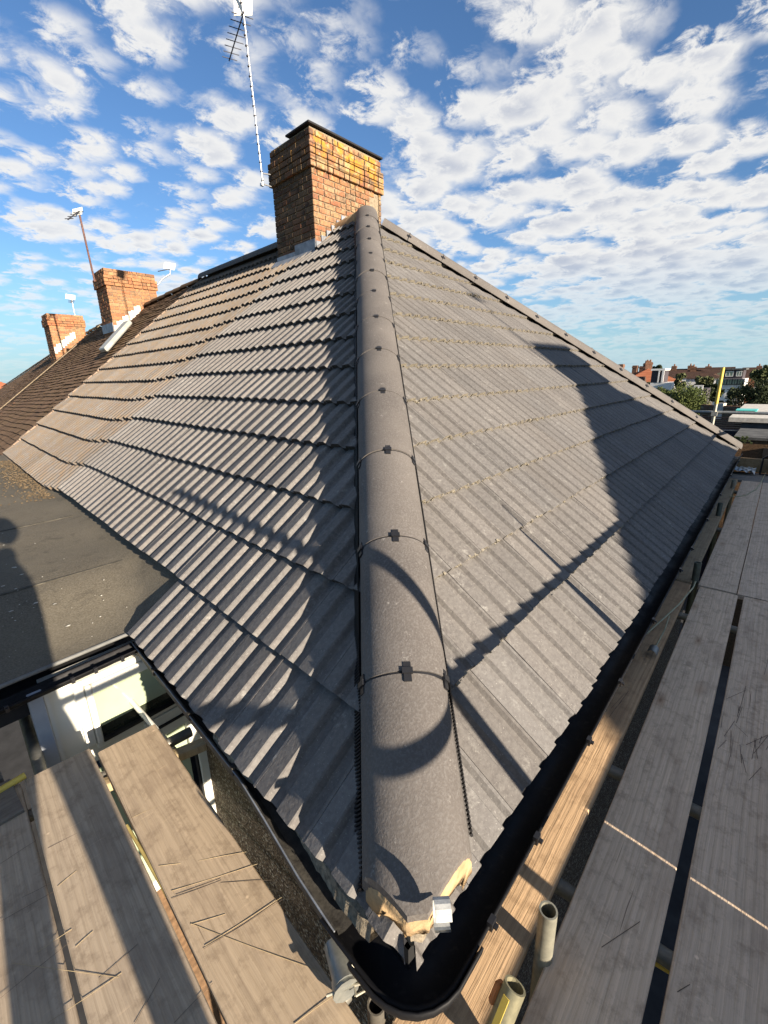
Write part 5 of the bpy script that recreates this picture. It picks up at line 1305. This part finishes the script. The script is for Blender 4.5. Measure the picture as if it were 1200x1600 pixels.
# white framed dormer house
c = at(1027, 588, 66); e = empty('dormer_extension', (c[0], c[1], ZG), 'dark dormer extension with thick white fascia frame right of the red roof', 'dormer')
z1_, z0_ = hh(1027, 579, 66), hh(1027, 598, 66); wd = 24/F_PX*66*.58
m = MB(); m.box((c[0], c[1]-wd/2, z0_), X*3, Y*wd, Z*(z1_-z0_)); m.build('cheek', M['darkwall'], e)
m = MB(); m.box((c[0]-.1, c[1]-wd/2-.1, z1_), X*3.2, Y*(wd+.2), Z*.22); m.box((c[0]-.1, c[1]-wd/2-.05, z0_), X*.12, Y*.22, Z*(z1_-z0_)); m.box((c[0]-.1, c[1]-wd/2+.42, z0_), X*.12, Y*.14, Z*(z1_-z0_)); m.build('white_frame', M['whitewall'], e)
m = MB(); m.box((c[0]-.06, c[1]-wd/2-1.0, ZG), X*5, Y*(wd+1), Z*(z0_-ZG)); m.build('wall', M['whitewall'], e)
# long brown roofed terrace
for i, (pxa, pxb, ds, ye, yr, lb, rm) in enumerate(((1040, 1086, 105, 590, 578, 'long brown tiled terrace on the skyline left of the olive trees', 'plain_dark'), (1072, 1112, 92, 592, 580, 'brown roofed terrace behind the olive trees', 'plain_dark'), (1096, 1128, 80, 592, 576, 'brown hipped house directly left of the yellow upright top', 'plain_dark'), (1160, 1180, 85, 590, 576, 'brown gabled house on the skyline left of the spiky tree', 'plain_dark'), (1174, 1230, 110, 592, 578, 'brown terrace roof on the skyline at the right edge', 'plain_dark'))):
    ca_, cb2 = at(pxa, 585, ds), at(pxb, 585, ds); ln = np.linalg.norm(ca_-cb2); mid = (ca_+cb2)/2
    simple_house('terraced_house', (mid[0]+3, mid[1]), R(90)+.05, ln, 7, hh(pxa, ye, ds-3), hh(pxa, yr, ds), M['whitewall'] if i != 3 else M['redbrickwall'], M[rm], lb, hip=(i == 2), chim=((.3, 0, .8, .7), (.8, 0, .8, .7)) if i in (0, 1, 4) else ())
# dark dormer house with white windows
ca_, cb2 = at(1127, 585, 62), at(1161, 585, 62); zt_, zb_ = hh(1145, 578, 62), hh(1145, 592, 62)
e = empty('dormer_house', (ca_[0], ca_[1], ZG), 'dark slate dormer house with small white windows right of the yellow upright', 'house')
yw = ca_[1]-cb2[1]
m = MB(); m.box((ca_[0], cb2[1], zb_), X*4, Y*yw, Z*(zt_-zb_)); m.build('dormer', M['darkwall'], e)
m = MB(); m.box((ca_[0]-.2, cb2[1]-.2, zt_), X*4.4, Y*(yw+.4), Z*.15); m.build('flat_roof', M['greywall'], e)
m = MB(); m.box((ca_[0]-1.4, cb2[1]-.3, ZG), X*6, Y*(yw+.5), Z*(zb_-ZG)); m.build('wall', M['whitewall'], e)
add_window(e, (ca_[0]-.02, at(1140, 584, 62)[1], hh(1140, 584, 62)), Y, -X, .55, .42); add_window(e, (ca_[0]-.02, at(1155, 584, 62)[1], hh(1140, 584, 62)), Y, -X, .35, .4)
for px in (1126, 1134, 1142, 1150, 1158): add_window(e, (ca_[0]-1.42, at(px, 596, 62)[1], hh(1140, 597, 60)), Y, -X, .42, .45, M['greywall'])
# a few rows of far houses further round for other viewpoints
for i in range(12):
    an = R(-40+i*6.5) if i < 6 else R(20+(i-6)*9); ds = 130+12*(i % 3); c = (CAM[0]+ds*math.cos(an), CAM[1]+ds*math.sin(an))
    simple_house('terraced_house', c, an+R(90), 16, 8, -.8+.3*(i % 2), 1.2, M['whitewall'], M['plain_dark'], 'plain brown roofed house in the far suburb, one of a scattered ring', group='far suburb houses', chim=((.3, 0, .9, .8),), gauge=.8)

# ================================================================== BEHIND THE CAMERA
e, o_, ux, uy = simple_house('detached_house', (4.3, -13.5), R(90), 11, 9.8, 1.0, 3.92, M['redbrickwall'], M['plain'], 'neighbouring gabled house across the side passage, behind the camera', hip=False, gauge=.25)
m = MB(); m.box((3.72, -8.9, 3.0), X*1.18, Y*.9, Z*1.42); cobj = m.build('chimney', M['brick_far'], e)
m = MB(); m.tube([(3.6, -8.2, 3.6), (3.57, -8.2, 5.5)], .02, 8); m.build('aerial_mast', M['alu'], cobj)
m = MB(); m.tube([(3.57, -8.2, 5.3), (3.57, -8.9, 5.35)], .012, 6)
for k in range(7): m.tube([(3.40, -8.25-k*.1, 5.31+k*.007), (3.74, -8.25-k*.1, 5.31+k*.007)], .006, 5)
m.build('aerial_array', M['alu'], cobj)
for k in (2.4, 6.2): add_window(e, (k, -7.97, -.6), X, Y, 1.1, 1.2)

# ---- photographer
def person():
    e = empty('person', (-.62, -.78, ZD), 'person in dark jacket and grey trousers holding a phone up with both hands', 'person')
    PB = (-.655, -.80)
    J = {'pel': (-.64, -.80, .52), 'wai': (-.635, -.81, .68), 'che': (-.60, -.80, 1.07), 'nek': (-.545, -.78, 1.32), 'hed': (-.51, -.75, 1.39),
         'hl': (-.73, -.79, .50), 'kl': (-.77, -.74, .13), 'al': (-.79, -.80, -.24), 'tl': (-.77, -.66, -.285),
         'hr': (-.565, -.81, .50), 'kr': (-.51, -.76, .13), 'ar': (-.49, -.84, -.24), 'tr': (-.45, -.70, -.285),
         'sl': (-.72, -.77, 1.255), 'el': (-.79, -.62, .99), 'wl': (-.665, -.50, 1.17),
         'sr': (-.52, -.85, 1.255), 'er': (-.505, -.70, .99), 'wr': (-.50, -.515, 1.15)}
    rad = {'pel': .13, 'wai': .12, 'che': .145, 'nek': .058, 'hed': .056, 'hl': .085, 'kl': .062, 'al': .045, 'tl': .038, 'hr': .085, 'kr': .062, 'ar': .045, 'tr': .038,
           'sl': .065, 'el': .048, 'wl': .028, 'sr': .065, 'er': .048, 'wr': .028}
    names = list(J); E_ = [('pel', 'wai'), ('wai', 'che'), ('che', 'nek'), ('nek', 'hed'), ('pel', 'hl'), ('hl', 'kl'), ('kl', 'al'), ('al', 'tl'), ('pel', 'hr'), ('hr', 'kr'), ('kr', 'ar'), ('ar', 'tr'), ('che', 'sl'), ('sl', 'el'), ('el', 'wl'), ('che', 'sr'), ('sr', 'er'), ('er', 'wr')]
    def skin(name, J, rad, E_, root, mats, parent, sub=2):
        names = list(J); me = bpy.data.meshes.new(name); me.from_pydata([J[n] for n in names], [(names.index(a), names.index(b)) for a, b in E_], [])
        ob = bpy.data.objects.new(name, me); COL.objects.link(ob)
        mod = ob.modifiers.new('s', 'SKIN'); md = ob.modifiers.new('b', 'SUBSURF'); md.levels = md.render_levels = sub
        for i, n in enumerate(names): me.skin_vertices[0].data[i].radius = (rad[n], rad[n]); me.skin_vertices[0].data[i].use_root = (n == root)
        dg = bpy.context.evaluated_depsgraph_get(); dg.update(); m2 = bpy.data.meshes.new_from_object(ob.evaluated_get(dg)); bpy.data.objects.remove(ob)
        m2.materials.clear()
        for mt_ in mats: m2.materials.append(mt_)
        for p in m2.polygons: p.use_smooth = True
        ob = link(name, m2, parent); return ob
    b = skin('body', J, rad, E_, 'pel', [M['jacket'], M['trousers'], M['boot'], M['skin']], e)
    for p in b.data.polygons:
        z = p.center[2]; p.material_index = 2 if z < -.17 else (1 if z < .56 else (3 if z > 1.28 and (Vector(p.center)-Vector(J['nek'])).length < .09 else 0))
    # head with face, facing along the camera yaw
    fd = np.array([math.cos(YAW), math.sin(YAW), 0]); sd2 = np.array([-fd[1], fd[0], 0]); hc = np.array([-.488, -.735, 1.515])
    bm = bmesh.new(); bmesh.ops.create_uvsphere(bm, u_segments=28, v_segments=20, radius=1.0)
    for v in bm.verts:
        x, y, z = v.co; 
        X_ = x*.098; Y_ = y*.078; Z_ = z*.122
        if z < 0: Y_ *= 1-.28*z*z; X_ *= 1-.12*z*z
        if x > .3: X_ += .006*math.exp(-((y)/.18)**2)*0
        nose = .030*math.exp(-((y/.17)**2))*math.exp(-(((z+.12)/.20)**2)) if x > .2 else 0
        eye = -.010*math.exp(-(((abs(y)-.38)/.18)**2))*math.exp(-(((z-.08)/.12)**2)) if x > .2 else 0
        mouth = -.005*math.exp(-((y/.35)**2))*math.exp(-(((z+.45)/.06)**2)) if x > .2 else 0
        lips = .006*math.exp(-((y/.3)**2))*math.exp(-(((z+.40)/.05)**2)) if x > .2 else 0
        X_ += nose+eye+mouth+lips
        P = hc+fd*X_+sd2*Y_+Z*Z_; v.co = Vector(P)
    me = bpy.data.meshes.new('head'); bm.to_mesh(me); bm.free(); me.materials.append(M['skin'])
    for p in me.polygons: p.use_smooth = True
    hd_ = link('head', me, e)
    for s in (1, -1):
        m = MB(); ec = hc+sd2*s*.078+Z*-.004-fd*.005; m.tube([ec-Z*.03, ec, ec+Z*.03], [.008, .016, .010], 8); m.build('ear', M['skin'], hd_)
        m = MB(); ec = hc+sd2*s*.030+Z*.010+fd*.084; m.tube([ec-fd*.004, ec+fd*.006], [.012, .009], 10); m.build('eye', M['upvc'], hd_)
    bm = bmesh.new(); bmesh.ops.create_icosphere(bm, subdivisions=4, radius=1.0)
    for v in bm.verts:
        x, y, z = v.co; k = 1.08+.02*math.sin(23*x+17*y)*math.sin(31*z)
        v.co = Vector(hc+fd*(x*.098*k-.012)+sd2*(y*.08*k)+Z*(z*.122*k+.012))
    bmesh.ops.bisect_plane(bm, geom=bm.verts[:]+bm.edges[:]+bm.faces[:], plane_co=Vector(hc+Z*.035), plane_no=Vector(fd*.75-Z*.66), clear_outer=True)
    me = bpy.data.meshes.new('hair'); bm.to_mesh(me); bm.free(); me.materials.append(M['hair']); link('hair', me, hd_)
    # hands: palm + five fingers closing on the phone edges
    for s, w in ((1, J['wl']), (-1, J['wr'])):
        w = np.array(w); pc = CAM-fw*.03+cr*(-s)*.085-cu*.035; d = pc-w
        HJ_ = {'w': tuple(w), 'p': tuple(w+d*.6)}; hr = {'w': .026, 'p': .030}; HE = [('w', 'p')]
        base = w+d*.6
        for k, (off_, ln_) in enumerate(((.028, .062), (.010, .070), (-.008, .066), (-.025, .052))):
            a1 = base+cu*off_-fw*.012+cr*(s)*.018; a2 = a1+cr*s*ln_*.45-fw*.006+cr*s*.0; a3 = a2+cr*s*ln_*.30+fw*.012
            HJ_['a%d' % k] = tuple(a1); HJ_['b%d' % k] = tuple(a2); HJ_['c%d' % k] = tuple(a3); hr['a%d' % k] = .010; hr['b%d' % k] = .0085; hr['c%d' % k] = .0075
            HE += [('p', 'a%d' % k), ('a%d' % k, 'b%d' % k), ('b%d' % k, 'c%d' % k)]
        t1 = base+cu*.045+cr*s*.004; t2 = t1+cr*s*.022+cu*.012-fw*.012; HJ_['t1'] = tuple(t1); HJ_['t2'] = tuple(t2); hr['t1'] = .011; hr['t2'] = .0095; HE += [('p', 't1'), ('t1', 't2')]
        skin('hand', HJ_, hr, HE, 'w', [M['skin']], e, 2)
    return e
person()
e = empty('mobile_phone', CAM-fw*.02, 'black mobile phone held up upright by the person on the deck', 'phone')
c_ = CAM-fw*.022; m = MB(); m.box(c_-cr*.036-cu*.125-fw*.0, cr*.072, cu*.150, -fw*.008); m.build('shell', M['phone'], e, bevel=.003)
